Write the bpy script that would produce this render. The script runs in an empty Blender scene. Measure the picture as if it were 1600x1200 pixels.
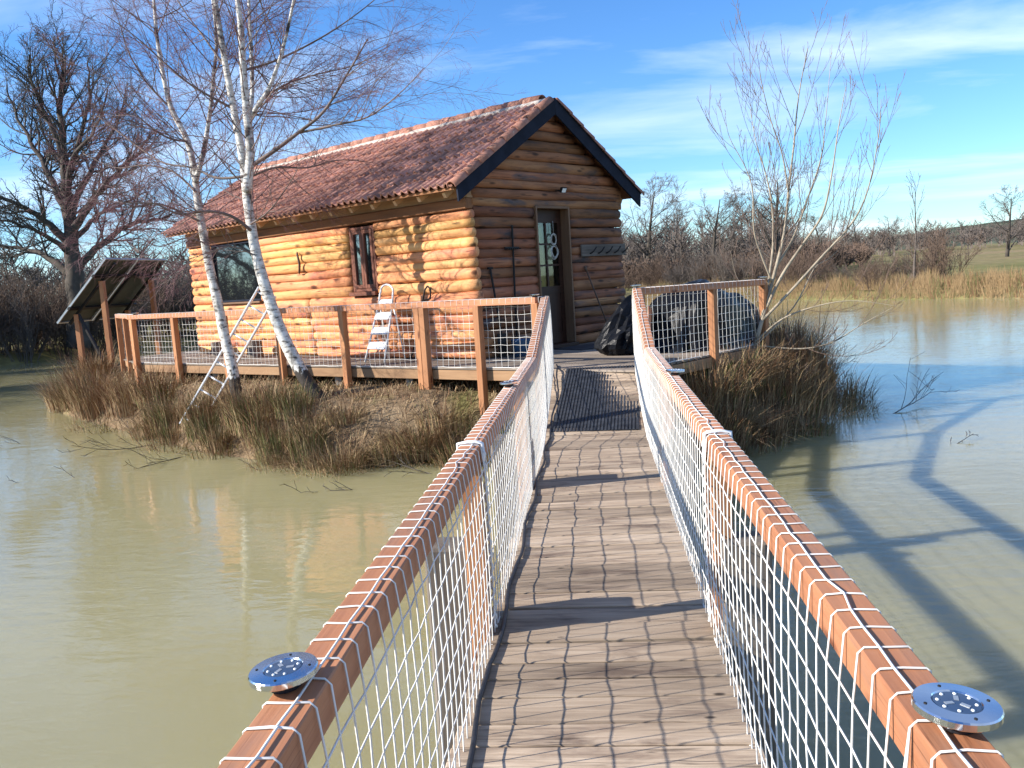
import bpy, bmesh, math, random
from mathutils import Vector, Matrix, noise
R = math.radians
scene = bpy.context.scene
COL = scene.collection

# ------------------------------------------------------------------ camera
FPX, YAW, PITCH, ROLL, EYE = 1345.0, 0.0986, -0.1231, -0.0634, 1.6
cam_data = bpy.data.cameras.new('Camera')
cam_data.sensor_width = 36.0
cam_data.lens = FPX / 1600 * 36.0
cam_data.clip_start = 0.05
cam_data.clip_end = 20000
cam = bpy.data.objects.new('Camera', cam_data)
COL.objects.link(cam)
_f = Vector((-math.sin(YAW) * math.cos(PITCH), math.cos(YAW) * math.cos(PITCH), math.sin(PITCH)))
_r = Vector((math.cos(YAW), math.sin(YAW), 0))
_u = _r.cross(_f)
_r2 = _r * math.cos(ROLL) + _u * math.sin(ROLL)
_u2 = -_r * math.sin(ROLL) + _u * math.cos(ROLL)
cam.matrix_world = Matrix(((_r2.x, _u2.x, -_f.x, 0), (_r2.y, _u2.y, -_f.y, 0), (_r2.z, _u2.z, -_f.z, EYE), (0, 0, 0, 1)))
scene.camera = cam

# ------------------------------------------------------------------ sky and sun
SUN_EL = R(28.0)
SUN_DIR = Vector((-0.962 * math.cos(SUN_EL), -0.272 * math.cos(SUN_EL), math.sin(SUN_EL)))   # towards the sun
world = bpy.data.worlds.new('World')
scene.world = world
world.use_nodes = True
wn, wl = world.node_tree.nodes, world.node_tree.links
wn.clear()
w_out = wn.new('ShaderNodeOutputWorld')
w_bg = wn.new('ShaderNodeBackground')
w_bg.inputs['Strength'].default_value = 0.074
sky = wn.new('ShaderNodeTexSky')
sky.sky_type = 'NISHITA'
sky.sun_disc = False
sky.sun_elevation = SUN_EL
sky.sun_rotation = math.atan2(SUN_DIR.x, SUN_DIR.y)
sky.air_density = 1.0
sky.dust_density = 0.15
sky.ozone_density = 1.0
w_hsv = wn.new('ShaderNodeHueSaturation')
w_hsv.inputs['Saturation'].default_value = 1.18
w_hsv.inputs['Value'].default_value = 1.2
w_tint = wn.new('ShaderNodeMixRGB'); w_tint.blend_type = 'MULTIPLY'; w_tint.inputs['Fac'].default_value = 1.0
w_tint.inputs['Color2'].default_value = (0.60, 0.90, 1.30, 1)
wl.new(sky.outputs[0], w_hsv.inputs['Color'])
# thin cirrus, the same all over the dome: noise on a flat layer high above
w_tc = wn.new('ShaderNodeTexCoord')
w_sep = wn.new('ShaderNodeSeparateXYZ')
wl.new(w_tc.outputs['Generated'], w_sep.inputs[0])
w_zm = wn.new('ShaderNodeMath'); w_zm.operation = 'MAXIMUM'; w_zm.inputs[1].default_value = 0.02
wl.new(w_sep.outputs['Z'], w_zm.inputs[0])
w_za = wn.new('ShaderNodeMath'); w_za.operation = 'ADD'; w_za.inputs[1].default_value = 0.10
wl.new(w_zm.outputs[0], w_za.inputs[0])
w_cx = wn.new('ShaderNodeMath'); w_cx.operation = 'DIVIDE'
w_cy = wn.new('ShaderNodeMath'); w_cy.operation = 'DIVIDE'
wl.new(w_sep.outputs['X'], w_cx.inputs[0]); wl.new(w_za.outputs[0], w_cx.inputs[1])
wl.new(w_sep.outputs['Y'], w_cy.inputs[0]); wl.new(w_za.outputs[0], w_cy.inputs[1])
w_comb = wn.new('ShaderNodeCombineXYZ')
wl.new(w_cx.outputs[0], w_comb.inputs[0]); wl.new(w_cy.outputs[0], w_comb.inputs[1])
w_map = wn.new('ShaderNodeMapping')
w_map.inputs['Rotation'].default_value = (0, 0, R(-28))
w_map.inputs['Scale'].default_value = (0.46, 0.88, 1)
w_map.inputs['Location'].default_value = (2.35, 0.4, 0)
wl.new(w_comb.outputs[0], w_map.inputs[0])
w_n1 = wn.new('ShaderNodeTexNoise')
w_n1.inputs['Scale'].default_value = 1.15; w_n1.inputs['Detail'].default_value = 9
w_n1.inputs['Roughness'].default_value = 0.56; w_n1.inputs['Distortion'].default_value = 0.5
wl.new(w_map.outputs[0], w_n1.inputs['Vector'])
w_ramp = wn.new('ShaderNodeValToRGB')
w_ramp.color_ramp.elements[0].position = 0.45; w_ramp.color_ramp.elements[0].color = (0, 0, 0, 1)
w_ramp.color_ramp.elements[1].position = 0.88; w_ramp.color_ramp.elements[1].color = (1, 1, 1, 1)
wl.new(w_n1.outputs['Fac'], w_ramp.inputs[0])
w_mix = wn.new('ShaderNodeMixRGB')
w_mix.inputs['Color2'].default_value = (8.2, 9.4, 10.8, 1)
wl.new(w_ramp.outputs[0], w_mix.inputs['Fac'])
wl.new(w_hsv.outputs[0], w_tint.inputs['Color1']); wl.new(w_tint.outputs[0], w_mix.inputs['Color1'])
wl.new(w_mix.outputs[0], w_bg.inputs['Color'])
wl.new(w_bg.outputs[0], w_out.inputs['Surface'])

sun_data = bpy.data.lights.new('Sun', 'SUN')
sun_data.energy = 5.0
sun_data.angle = R(0.53)
sun_data.color = (1.0, 0.93, 0.83)
sun = bpy.data.objects.new('Sun', sun_data)
COL.objects.link(sun)
sun.rotation_euler = (-SUN_DIR).to_track_quat('-Z', 'Y').to_euler()

scene.view_settings.view_transform = 'Standard'
scene.view_settings.look = 'None'
scene.view_settings.exposure = 0.98
scene.view_settings.gamma = 1.0
scene.view_settings.use_curve_mapping = False

# ------------------------------------------------------------------ helpers
MW = {}
def tag(o, label=None, cat=None, group=None, kind=None):
    if label: o['label'] = label
    if cat: o['category'] = cat
    if group: o['group'] = group
    if kind: o['kind'] = kind
    return o
def link(name, data, parent=None, mw=None):
    o = bpy.data.objects.new(name, data)
    COL.objects.link(o)
    mw = mw or Matrix.Identity(4)
    MW[o.name] = mw
    if parent is not None:
        o.parent = parent
        o.matrix_parent_inverse = MW[parent.name].inverted()
    o.matrix_basis = mw
    return o
def empty(name, loc, label=None, cat=None, group=None):
    o = link(name, None, None, Matrix.Translation(Vector(loc)))
    o.empty_display_size = 0.2
    return tag(o, label, cat, group)
def copy_tree(o, mw, label=None, group=None):
    """copy a thing with its parts (two levels); mw places the copy"""
    c = o.copy(); COL.objects.link(c); c.matrix_basis = mw; MW[c.name] = mw
    if label: c['label'] = label
    if group: c['group'] = group
    for ch in list(o.children):
        k = ch.copy(); COL.objects.link(k); k.parent = c; k.matrix_parent_inverse = ch.matrix_parent_inverse.copy()
        for g in list(ch.children):
            q = g.copy(); COL.objects.link(q); q.parent = k; q.matrix_parent_inverse = g.matrix_parent_inverse.copy()
    return c
def axes(p0, p1, up=(0, 0, 1)):
    """matrix with local X from p0 to p1, local Z as near to up as possible, origin at p0"""
    p0, p1 = Vector(p0), Vector(p1)
    x = (p1 - p0).normalized()
    u = Vector(up)
    y = u.cross(x)
    if y.length < 1e-4: y = Vector((0, 1, 0)).cross(x)
    y.normalize()
    z = x.cross(y)
    return Matrix(((x.x, y.x, z.x, p0.x), (x.y, y.y, z.y, p0.y), (x.z, y.z, z.z, p0.z), (0, 0, 0, 1)))

class MB:
    def __init__(self): self.v, self.f, self.m = [], [], []
    def quad(self, *idx, mi=0): self.f.append(tuple(idx)); self.m.append(mi)
    def box(self, x0, x1, y0, y1, z0, z1, mi=0, bev=0.0, M=None):
        if bev <= 0:
            pts = [(x0,y0,z0),(x1,y0,z0),(x1,y1,z0),(x0,y1,z0),(x0,y0,z1),(x1,y0,z1),(x1,y1,z1),(x0,y1,z1)]
            fs = [(3,2,1,0),(4,5,6,7),(0,1,5,4),(1,2,6,5),(2,3,7,6),(3,0,4,7)]
        else:   # bevel the four long (X) edges and chamfer the ends a touch
            b = bev
            prof = [(y0+b,z0),(y1-b,z0),(y1,z0+b),(y1,z1-b),(y1-b,z1),(y0+b,z1),(y0,z1-b),(y0,z0+b)]
            cy, cz = (y0+y1)/2, (z0+z1)/2
            pts, fs = [], []
            for x, k in ((x0, b), (x0+b, 0), (x1-b, 0), (x1, b)):
                for (y, z) in prof:
                    pts.append((x, y + (k*0.7 if y < cy else -k*0.7), z + (k*0.7 if z < cz else -k*0.7)))
            for s in range(3):
                for i in range(8):
                    j = (i+1) % 8
                    fs.append((s*8+i, s*8+j, s*8+8+j, s*8+8+i))
            fs = [tuple(reversed(f)) for f in fs]
            fs.append(tuple(range(8))); fs.append(tuple(reversed(range(24, 32))))
        o = len(self.v)
        for p in pts:
            p = Vector(p)
            self.v.append(tuple(M @ p) if M else tuple(p))
        for f in fs: self.f.append(tuple(i+o for i in f)); self.m.append(mi)
    def tube(self, pts, rad, n=6, mi=0, cap=True):
        """tube along pts (list of Vectors), rad float or list"""
        k = len(pts)
        if k < 2: return
        if not isinstance(rad, (list, tuple)): rad = [rad]*k
        o = len(self.v)
        t = (pts[1]-pts[0]).normalized()
        a = t.orthogonal().normalized()
        for i in range(k):
            if i == 0: t = pts[1]-pts[0]
            elif i == k-1: t = pts[k-1]-pts[k-2]
            else: t = pts[i+1]-pts[i-1]
            if t.length < 1e-9: t = Vector((0,0,1))
            t = t.normalized()
            a = (a - t*a.dot(t))
            if a.length < 1e-6: a = t.orthogonal()
            a.normalize()
            b = t.cross(a)
            p, r = pts[i], rad[i]
            for j in range(n):
                an = 6.28318530718*j/n
                ca, sa = math.cos(an)*r, math.sin(an)*r
                self.v.append((p.x+a.x*ca+b.x*sa, p.y+a.y*ca+b.y*sa, p.z+a.z*ca+b.z*sa))
        for i in range(k-1):
            for j in range(n):
                j2 = (j+1) % n
                self.f.append((o+i*n+j, o+i*n+j2, o+(i+1)*n+j2, o+(i+1)*n+j)); self.m.append(mi)
        if cap and n > 2:
            self.f.append(tuple(o+j for j in reversed(range(n)))); self.m.append(mi)
            self.f.append(tuple(o+(k-1)*n+j for j in range(n))); self.m.append(mi)
    def lathe(self, prof, n=32, mi=0, M=None):
        """prof: list of (r,z) from bottom centre to top centre"""
        o = len(self.v)
        for (r, z) in prof:
            for j in range(n):
                a = 6.28318530718*j/n
                p = Vector((r*math.cos(a), r*math.sin(a), z))
                self.v.append(tuple(M @ p) if M else tuple(p))
        for i in range(len(prof)-1):
            for j in range(n):
                j2 = (j+1) % n
                self.f.append((o+i*n+j, o+i*n+j2, o+(i+1)*n+j2, o+(i+1)*n+j)); self.m.append(mi)
    def mesh(self, name, mats, smooth=False):
        me = bpy.data.meshes.new(name)
        me.from_pydata(self.v, [], self.f)
        if not isinstance(mats, (list, tuple)): mats = [mats]
        for m in mats: me.materials.append(m)
        if len(mats) > 1: me.polygons.foreach_set('material_index', self.m)
        if smooth: me.polygons.foreach_set('use_smooth', [True]*len(me.polygons))
        me.update()
        return me
    def build(self, name, mats, parent=None, mw=None, smooth=False):
        return link(name, self.mesh(name, mats, smooth), parent, mw)

def V(*a): return Vector(a)
def board(name, p0, p1, w, h, mat, parent=None, up=(0,0,1), bev=0.004):
    """sawn timber from p0 to p1 (centre line), width w across, height h"""
    L = (Vector(p1)-Vector(p0)).length
    mb = MB(); mb.box(0, L, -w/2, w/2, -h/2, h/2, bev=bev)
    return mb.build(name, mat, parent, axes(p0, p1, up))

# ------------------------------------------------------------------ materials
def newmat(name):
    m = bpy.data.materials.new(name); m.use_nodes = True
    n, l = m.node_tree.nodes, m.node_tree.links
    return m, n, l, n['Principled BSDF']
def setp(b, **k):
    for key, v in k.items(): b.inputs[key.replace('_', ' ')].default_value = v
def ramp(n, stops):
    r = n.new('ShaderNodeValToRGB')
    e = r.color_ramp.elements
    while len(e) < len(stops): e.new(0.5)
    for i, (p, c) in enumerate(stops):
        e[i].position = p; e[i].color = (c[0], c[1], c[2], 1)
    return r
def coords(n, l, scale, rand=True, kind='Object'):
    tc = n.new('ShaderNodeTexCoord')
    mp = n.new('ShaderNodeMapping')
    mp.inputs['Scale'].default_value = scale
    l.new(tc.outputs[kind], mp.inputs[0])
    if rand:
        oi = n.new('ShaderNodeObjectInfo')
        ml = n.new('ShaderNodeMath'); ml.operation = 'MULTIPLY'; ml.inputs[1].default_value = 57.0
        l.new(oi.outputs['Random'], ml.inputs[0])
        cb = n.new('ShaderNodeCombineXYZ')
        for i in range(3): l.new(ml.outputs[0], cb.inputs[i])
        l.new(cb.outputs[0], mp.inputs['Location'])
    return mp.outputs[0]
def noise_tex(n, l, vec, scale=1.0, detail=5, rough=0.55, dist=0.0):
    t = n.new('ShaderNodeTexNoise')
    t.inputs['Scale'].default_value = scale; t.inputs['Detail'].default_value = detail
    t.inputs['Roughness'].default_value = rough; t.inputs['Distortion'].default_value = dist
    if vec is not None: l.new(vec, t.inputs['Vector'])
    return t
def mixc(n, l, fac, c1, c2, mode='MIX'):
    m = n.new('ShaderNodeMixRGB'); m.blend_type = mode
    for sock, val in ((m.inputs['Fac'], fac), (m.inputs['Color1'], c1), (m.inputs['Color2'], c2)):
        if isinstance(val, (int, float)): sock.default_value = val
        elif isinstance(val, tuple): sock.default_value = (val[0], val[1], val[2], 1)
        else: l.new(val, sock)
    return m.outputs[0]
def bump(n, l, b, height, strength=0.3, dist=0.01):
    bp = n.new('ShaderNodeBump')
    bp.inputs['Strength'].default_value = strength; bp.inputs['Distance'].default_value = dist
    l.new(height, bp.inputs['Height'])
    l.new(bp.outputs[0], b.inputs['Normal'])
def wood(name, dark, mid, light, grain=(1.2, 26, 26), knots=None, stain=None, rough=0.7, var=0.35, bumps=0.35, grain_fac=0.5, cracks=None, hue=0.0):
    """procedural timber, grain along local X; per-object tone from Object Info"""
    m, n, l, b = newmat(name)
    g = noise_tex(n, l, coords(n, l, grain), 1.0, 7, 0.62, 0.6)
    big = noise_tex(n, l, coords(n, l, (0.9, 3.0, 3.0)), 1.3, 4, 0.5)
    rg = ramp(n, [(0.28, dark), (0.5, mid), (0.74, light)])
    mx = n.new('ShaderNodeMath'); mx.operation = 'MULTIPLY_ADD'; mx.inputs[1].default_value = grain_fac
    sb = n.new('ShaderNodeMath'); sb.operation = 'MULTIPLY'; sb.inputs[1].default_value = 1-grain_fac
    l.new(big.outputs['Fac'], sb.inputs[0]); l.new(g.outputs['Fac'], mx.inputs[0]); l.new(sb.outputs[0], mx.inputs[2])
    l.new(mx.outputs[0], rg.inputs[0])
    col = rg.outputs[0]
    if stain:
        st, lo, hi, sc = stain
        sn = noise_tex(n, l, coords(n, l, sc), 1.0, 5, 0.6, 0.4)
        sr = ramp(n, [(lo, (0,0,0)), (hi, (1,1,1))])
        l.new(sn.outputs['Fac'], sr.inputs[0])
        col = mixc(n, l, sr.outputs[0], col, st)
    if knots:
        kc, ks, kr = knots
        vo = n.new('ShaderNodeTexVoronoi'); vo.inputs['Scale'].default_value = 1.0
        l.new(coords(n, l, ks), vo.inputs['Vector'])
        kr_ = ramp(n, [(0.0, (1,1,1)), (kr, (0.85,0.85,0.85)), (kr*1.9, (0,0,0))])
        l.new(vo.outputs['Distance'], kr_.inputs[0])
        col = mixc(n, l, kr_.outputs[0], col, kc)
    if cracks:
        ck = noise_tex(n, l, coords(n, l, cracks[1]), 1.0, 3, 0.5, 0.3)
        cr_ = ramp(n, [(0.5-cracks[2], (0,0,0)), (0.5, (1,1,1)), (0.5+cracks[2], (0,0,0))])
        l.new(ck.outputs['Fac'], cr_.inputs[0])
        ms = noise_tex(n, l, coords(n, l, (2.5,6,6)), 1.0, 2, 0.5)
        msr = ramp(n, [(0.48, (0,0,0)), (0.60, (cracks[3],)*3)]); l.new(ms.outputs['Fac'], msr.inputs[0])
        col = mixc(n, l, mixc(n, l, 1.0, cr_.outputs[0], msr.outputs[0], 'MULTIPLY'), col, cracks[0])
    oi = n.new('ShaderNodeObjectInfo')
    mr = n.new('ShaderNodeMapRange')
    mr.inputs['To Min'].default_value = 1-var; mr.inputs['To Max'].default_value = 1+var*0.6
    l.new(oi.outputs['Random'], mr.inputs['Value'])
    hs = n.new('ShaderNodeHueSaturation')
    l.new(mr.outputs[0], hs.inputs['Value']); l.new(col, hs.inputs['Color'])
    if hue:      # each piece a little redder or yellower
        fm = n.new('ShaderNodeMath'); fm.operation = 'MULTIPLY'; fm.inputs[1].default_value = 7.31; l.new(oi.outputs['Random'], fm.inputs[0])
        ff = n.new('ShaderNodeMath'); ff.operation = 'FRACT'; l.new(fm.outputs[0], ff.inputs[0])
        hr = n.new('ShaderNodeMapRange'); hr.inputs['To Min'].default_value = 0.5-hue; hr.inputs['To Max'].default_value = 0.5+hue*0.5
        l.new(ff.outputs[0], hr.inputs['Value']); l.new(hr.outputs[0], hs.inputs['Hue'])
    l.new(hs.outputs[0], b.inputs['Base Color'])
    setp(b, Roughness=rough, Specular_IOR_Level=0.3)
    if bumps: bump(n, l, b, g.outputs['Fac'], bumps, 0.006)
    return m
def plain(name, col, rough=0.6, metal=0.0, var=0.12, scale=8.0, spec=0.4, bumps=0.0):
    m, n, l, b = newmat(name)
    t = noise_tex(n, l, coords(n, l, (scale,)*3), 1.0, 4)
    r = ramp(n, [(0.3, tuple(c*(1-var) for c in col)), (0.7, tuple(min(1, c*(1+var)) for c in col))])
    l.new(t.outputs['Fac'], r.inputs[0]); l.new(r.outputs[0], b.inputs['Base Color'])
    setp(b, Roughness=rough, Metallic=metal, Specular_IOR_Level=spec)
    if bumps: bump(n, l, b, t.outputs['Fac'], bumps, 0.01)
    return m

M = {}
M['rail'] = wood('rail_wood', (0.27,0.105,0.052), (0.43,0.185,0.092), (0.54,0.25,0.125), grain=(1.5,40,40), knots=((0.12,0.035,0.015),(2.2,9,9),0.10), stain=((0.30,0.17,0.115),0.54,0.72,(1.4,9,9)), var=0.2, rough=0.62, bumps=0.3, cracks=((0.10,0.035,0.018),(0.8,34,34),0.016,0.8))
M['post'] = wood('post_wood', (0.25,0.10,0.045), (0.41,0.185,0.082), (0.52,0.25,0.115), grain=(1.5,38,38), knots=((0.12,0.035,0.015),(2.5,9,9),0.10), var=0.22, rough=0.6, bumps=0.2)
M['plank'] = wood('plank_wood', (0.125,0.092,0.064), (0.35,0.268,0.192), (0.52,0.42,0.315), grain=(1.6,30,30), knots=((0.03,0.022,0.018),(3.0,7,7),0.045), stain=((0.15,0.105,0.078),0.52,0.72,(2.2,7,7)), rough=0.85, var=0.28, bumps=0.7, grain_fac=0.62, cracks=((0.035,0.026,0.02),(0.9,40,40),0.02,0.85))
M['deck'] = wood('terrace_wood', (0.10,0.082,0.065), (0.22,0.18,0.145), (0.34,0.29,0.24), grain=(1.3,30,30), rough=0.85, var=0.3, bumps=0.5)
M['beam'] = wood('joist_wood', (0.20,0.11,0.06), (0.32,0.19,0.10), (0.40,0.26,0.15), grain=(1.3,24,24), rough=0.75, var=0.2)
M['pile'] = wood('pile_wood', (0.07,0.055,0.045), (0.17,0.14,0.115), (0.30,0.26,0.22), grain=(1.2,24,24), rough=0.9, var=0.3, bumps=0.8)
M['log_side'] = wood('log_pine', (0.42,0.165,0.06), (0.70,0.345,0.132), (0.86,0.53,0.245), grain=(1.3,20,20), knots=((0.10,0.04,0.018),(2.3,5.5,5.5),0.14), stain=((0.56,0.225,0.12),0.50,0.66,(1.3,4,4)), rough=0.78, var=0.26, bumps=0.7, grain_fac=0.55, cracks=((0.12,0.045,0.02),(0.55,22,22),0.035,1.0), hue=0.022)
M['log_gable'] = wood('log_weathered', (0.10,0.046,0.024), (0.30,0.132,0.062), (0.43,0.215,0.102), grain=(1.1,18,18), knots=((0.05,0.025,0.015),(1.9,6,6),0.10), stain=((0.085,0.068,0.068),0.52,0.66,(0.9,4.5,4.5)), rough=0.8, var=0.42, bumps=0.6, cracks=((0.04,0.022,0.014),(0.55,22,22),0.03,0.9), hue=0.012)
M['fascia'] = wood('fascia_wood', (0.13,0.055,0.025), (0.24,0.105,0.045), (0.34,0.16,0.07), grain=(1.0,18,18), rough=0.75, var=0.15, bumps=0.4)
M['rafter'] = wood('rafter_wood', (0.42,0.27,0.14), (0.56,0.38,0.22), (0.66,0.48,0.30), grain=(1.5,20,20), rough=0.7, var=0.15)
M['joinery'] = wood('joinery_wood', (0.10,0.035,0.020), (0.18,0.065,0.038), (0.25,0.10,0.06), grain=(1.5,36,36), rough=0.5, var=0.12, bumps=0.2)
M['doorwood'] = wood('door_wood', (0.025,0.011,0.007), (0.05,0.021,0.012), (0.075,0.033,0.018), grain=(1.5,36,36), rough=0.5, var=0.12, bumps=0.2)
M['frame_pale'] = wood('door_frame_wood', (0.11,0.06,0.033), (0.18,0.10,0.055), (0.25,0.145,0.08), grain=(1.5,36,36), rough=0.6, var=0.1)
M['lining'] = wood('lining_board', (0.10,0.07,0.045), (0.16,0.115,0.075), (0.2,0.15,0.1), grain=(1.5,20,20), rough=0.8, var=0.1)
M['barge'] = plain('barge_slate_paint', (0.015,0.019,0.032), 0.8, var=0.25, scale=5, spec=0.12)
M['rope'] = plain('white_rope', (0.70,0.69,0.655), 0.85, var=0.18, scale=5)
M['cord'] = plain('grey_white_rope', (0.66,0.68,0.70), 0.85, var=0.2, scale=50)
M['cable'] = plain('black_cable', (0.018,0.019,0.024), 0.5, var=0.3, scale=20)
M['rubber'] = plain('black_rubber', (0.030,0.034,0.042), 0.6, var=0.45, scale=9)
M['alu'] = plain('aluminium', (0.74,0.75,0.76), 0.34, metal=0.85, var=0.08, scale=20)
M['alu_dull'] = plain('matt_aluminium', (0.72,0.73,0.74), 0.5, metal=0.25, var=0.06, scale=20)
M['steel'] = plain('polished_steel', (0.62,0.64,0.67), 0.13, metal=1.0, var=0.05, scale=30)
M['iron'] = plain('dark_iron', (0.02,0.018,0.018), 0.6, metal=0.4, var=0.3)
M['rust'] = plain('tool_handle', (0.10,0.06,0.04), 0.7, var=0.3)
M['mortar'] = plain('white_mortar', (0.46,0.41,0.36), 0.9, var=0.25, scale=12, bumps=0.5)
M['blue'] = plain('blue_plastic', (0.05,0.12,0.24), 0.45, var=0.15)
M['white'] = plain('white_paint', (0.72,0.72,0.70), 0.5, var=0.06)
M['concrete'] = plain('concrete', (0.34,0.33,0.30), 0.9, var=0.2, scale=14, bumps=0.4)
M['curtain'] = plain('olive_curtain', (0.36,0.34,0.11), 0.9, var=0.15, scale=10)
M['wicker'] = plain('pale_wicker', (0.62,0.60,0.54), 0.8, var=0.2, scale=30)
M['panel_back'] = plain('panel_backsheet', (0.05,0.062,0.05), 0.6, var=0.2, scale=6)
M['panel_cell'] = plain('panel_cells', (0.012,0.016,0.035), 0.12, var=0.2, scale=6)
M['panel_frame'] = plain('panel_frame', (0.42,0.45,0.47), 0.4, metal=0.6, var=0.1)
M['lens'] = plain('lamp_lens', (0.035,0.06,0.11), 0.05, var=0.2, scale=25, spec=0.6)
M['led'] = plain('lamp_led', (0.80,0.82,0.80), 0.25, var=0.02)

def tile_mat(name, base):
    m, n, l, b = newmat(name)
    t = noise_tex(n, l, coords(n, l, (5,5,5)), 1.0, 6, 0.65)
    lich = noise_tex(n, l, coords(n, l, (22,22,22)), 1.0, 4, 0.6)
    r = ramp(n, [(0.3, tuple(c*0.62 for c in base)), (0.55, base), (0.8, tuple(c*1.35 for c in base))])
    l.new(t.outputs['Fac'], r.inputs[0])
    lr = ramp(n, [(0.60, (0,0,0)), (0.72, (0.75,0.75,0.75))])
    l.new(lich.outputs['Fac'], lr.inputs[0])
    c = mixc(n, l, lr.outputs[0], r.outputs[0], (0.46,0.36,0.27))
    oi = n.new('ShaderNodeObjectInfo')
    mr = n.new('ShaderNodeMapRange'); mr.inputs['To Min'].default_value = 0.7; mr.inputs['To Max'].default_value = 1.22
    l.new(oi.outputs['Random'], mr.inputs['Value'])
    hs = n.new('ShaderNodeHueSaturation'); l.new(mr.outputs[0], hs.inputs['Value']); l.new(c, hs.inputs['Color'])
    l.new(hs.outputs[0], b.inputs['Base Color'])
    setp(b, Roughness=0.82, Specular_IOR_Level=0.25)
    bump(n, l, b, lich.outputs['Fac'], 0.35, 0.006)
    return m
M['tile'] = tile_mat('clay_tile', (0.50,0.26,0.195))
M['ridge'] = tile_mat('ridge_clay', (0.40,0.19,0.135))

def glass(name, tint, refl):
    m, n, l, b = newmat(name)
    setp(b, Roughness=0.03, Specular_IOR_Level=0.5)
    b.inputs['Base Color'].default_value = (*tint, 1)
    gl = n.new('ShaderNodeBsdfGlossy'); gl.inputs['Roughness'].default_value = 0.02
    gl.inputs['Color'].default_value = (0.85,0.9,0.95,1)
    mx = n.new('ShaderNodeMixShader'); mx.inputs[0].default_value = refl
    l.new(b.outputs[0], mx.inputs[1]); l.new(gl.outputs[0], mx.inputs[2])
    l.new(mx.outputs[0], n['Material Output'].inputs['Surface'])
    return m
M['glass'] = glass('window_glass', (0.012,0.014,0.016), 0.24)
def clear_glass(name):
    m, n, l, b = newmat(name)
    tr = n.new('ShaderNodeBsdfTransparent'); tr.inputs['Color'].default_value = (0.86,0.88,0.86,1)
    gl = n.new('ShaderNodeBsdfGlossy'); gl.inputs['Roughness'].default_value = 0.03
    mx = n.new('ShaderNodeMixShader'); mx.inputs[0].default_value = 0.08
    l.new(tr.outputs[0], mx.inputs[1]); l.new(gl.outputs[0], mx.inputs[2])
    l.new(mx.outputs[0], n['Material Output'].inputs['Surface'])
    n.remove(b)
    return m
M['pane'] = clear_glass('door_glass')

def plastic(name):
    m, n, l, b = newmat(name)
    t = noise_tex(n, l, coords(n, l, (7,7,7), rand=False), 1.0, 6, 0.6, 1.0)
    b.inputs['Base Color'].default_value = (0.007,0.008,0.011,1)
    setp(b, Roughness=0.36, Specular_IOR_Level=0.13)
    bump(n, l, b, t.outputs['Fac'], 0.35, 0.03)
    return m
M['plastic'] = plastic('black_plastic_sheet')

def bark_birch(name):
    m, n, l, b = newmat(name)
    t = noise_tex(n, l, coords(n, l, (9,9,26), rand=False), 1.0, 4, 0.6)           # horizontal lenticels
    r = ramp(n, [(0.36, (0.10,0.085,0.075)), (0.44, (0.50,0.47,0.42)), (0.60, (0.72,0.70,0.65))])
    l.new(t.outputs['Fac'], r.inputs[0])
    big = noise_tex(n, l, coords(n, l, (2.6,2.6,2.2), rand=False), 1.0, 5, 0.6)
    br = ramp(n, [(0.54, (0,0,0)), (0.64, (1,1,1))])
    l.new(big.outputs['Fac'], br.inputs[0])
    c = mixc(n, l, br.outputs[0], r.outputs[0], (0.055,0.048,0.042))
    # the cracked dark bark of the foot of an old birch
    tc = n.new('ShaderNodeTexCoord'); sp = n.new('ShaderNodeSeparateXYZ'); l.new(tc.outputs['Object'], sp.inputs[0])
    mr = n.new('ShaderNodeMapRange'); mr.inputs['From Min'].default_value = 0.75; mr.inputs['From Max'].default_value = 0.0
    l.new(sp.outputs['Z'], mr.inputs['Value'])
    cr = noise_tex(n, l, coords(n, l, (14,14,6), rand=False), 1.0, 5, 0.6)
    ad = n.new('ShaderNodeMath'); ad.operation = 'ADD'; l.new(mr.outputs[0], ad.inputs[0]); l.new(cr.outputs['Fac'], ad.inputs[1])
    fr = ramp(n, [(0.98, (0,0,0)), (1.0, (1,1,1))])
    sb = n.new('ShaderNodeMath'); sb.operation = 'MULTIPLY'; sb.inputs[1].default_value = 0.8; l.new(ad.outputs[0], sb.inputs[0])
    fr.color_ramp.elements[0].position = 0.66; fr.color_ramp.elements[1].position = 0.72
    l.new(sb.outputs[0], fr.inputs[0])
    c = mixc(n, l, fr.outputs[0], c, (0.05,0.042,0.036))
    l.new(c, b.inputs['Base Color']); setp(b, Roughness=0.8, Specular_IOR_Level=0.2)
    bump(n, l, b, t.outputs['Fac'], 0.5, 0.02)
    return m
M['birch'] = bark_birch('birch_bark')
M['birch_twig'] = plain('birch_twig', (0.18,0.078,0.085), 0.6, var=0.3, scale=2)
M['birch_limb'] = plain('birch_limb', (0.16,0.12,0.105), 0.7, var=0.5, scale=3)
M['oak'] = plain('oak_bark', (0.060,0.050,0.040), 0.9, var=0.4, scale=3, bumps=0.6)
M['oak_twig'] = plain('oak_twig', (0.062,0.056,0.050), 0.85, var=0.3, scale=1)
M['willow'] = plain('willow_bark', (0.31,0.26,0.19), 0.75, var=0.35, scale=5)
M['willow_twig'] = plain('willow_twig', (0.15,0.10,0.075), 0.7, var=0.3, scale=2)
M['far_twig'] = plain('far_tree_twig', (0.115,0.095,0.082), 0.9, var=0.25, scale=0.5)
M['far_twig2'] = plain('far_shrub_twig', (0.125,0.085,0.062), 0.9, var=0.25, scale=0.5)
M['dead_twig'] = plain('wet_twig', (0.05,0.04,0.03), 0.5, var=0.3, scale=2)
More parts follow.
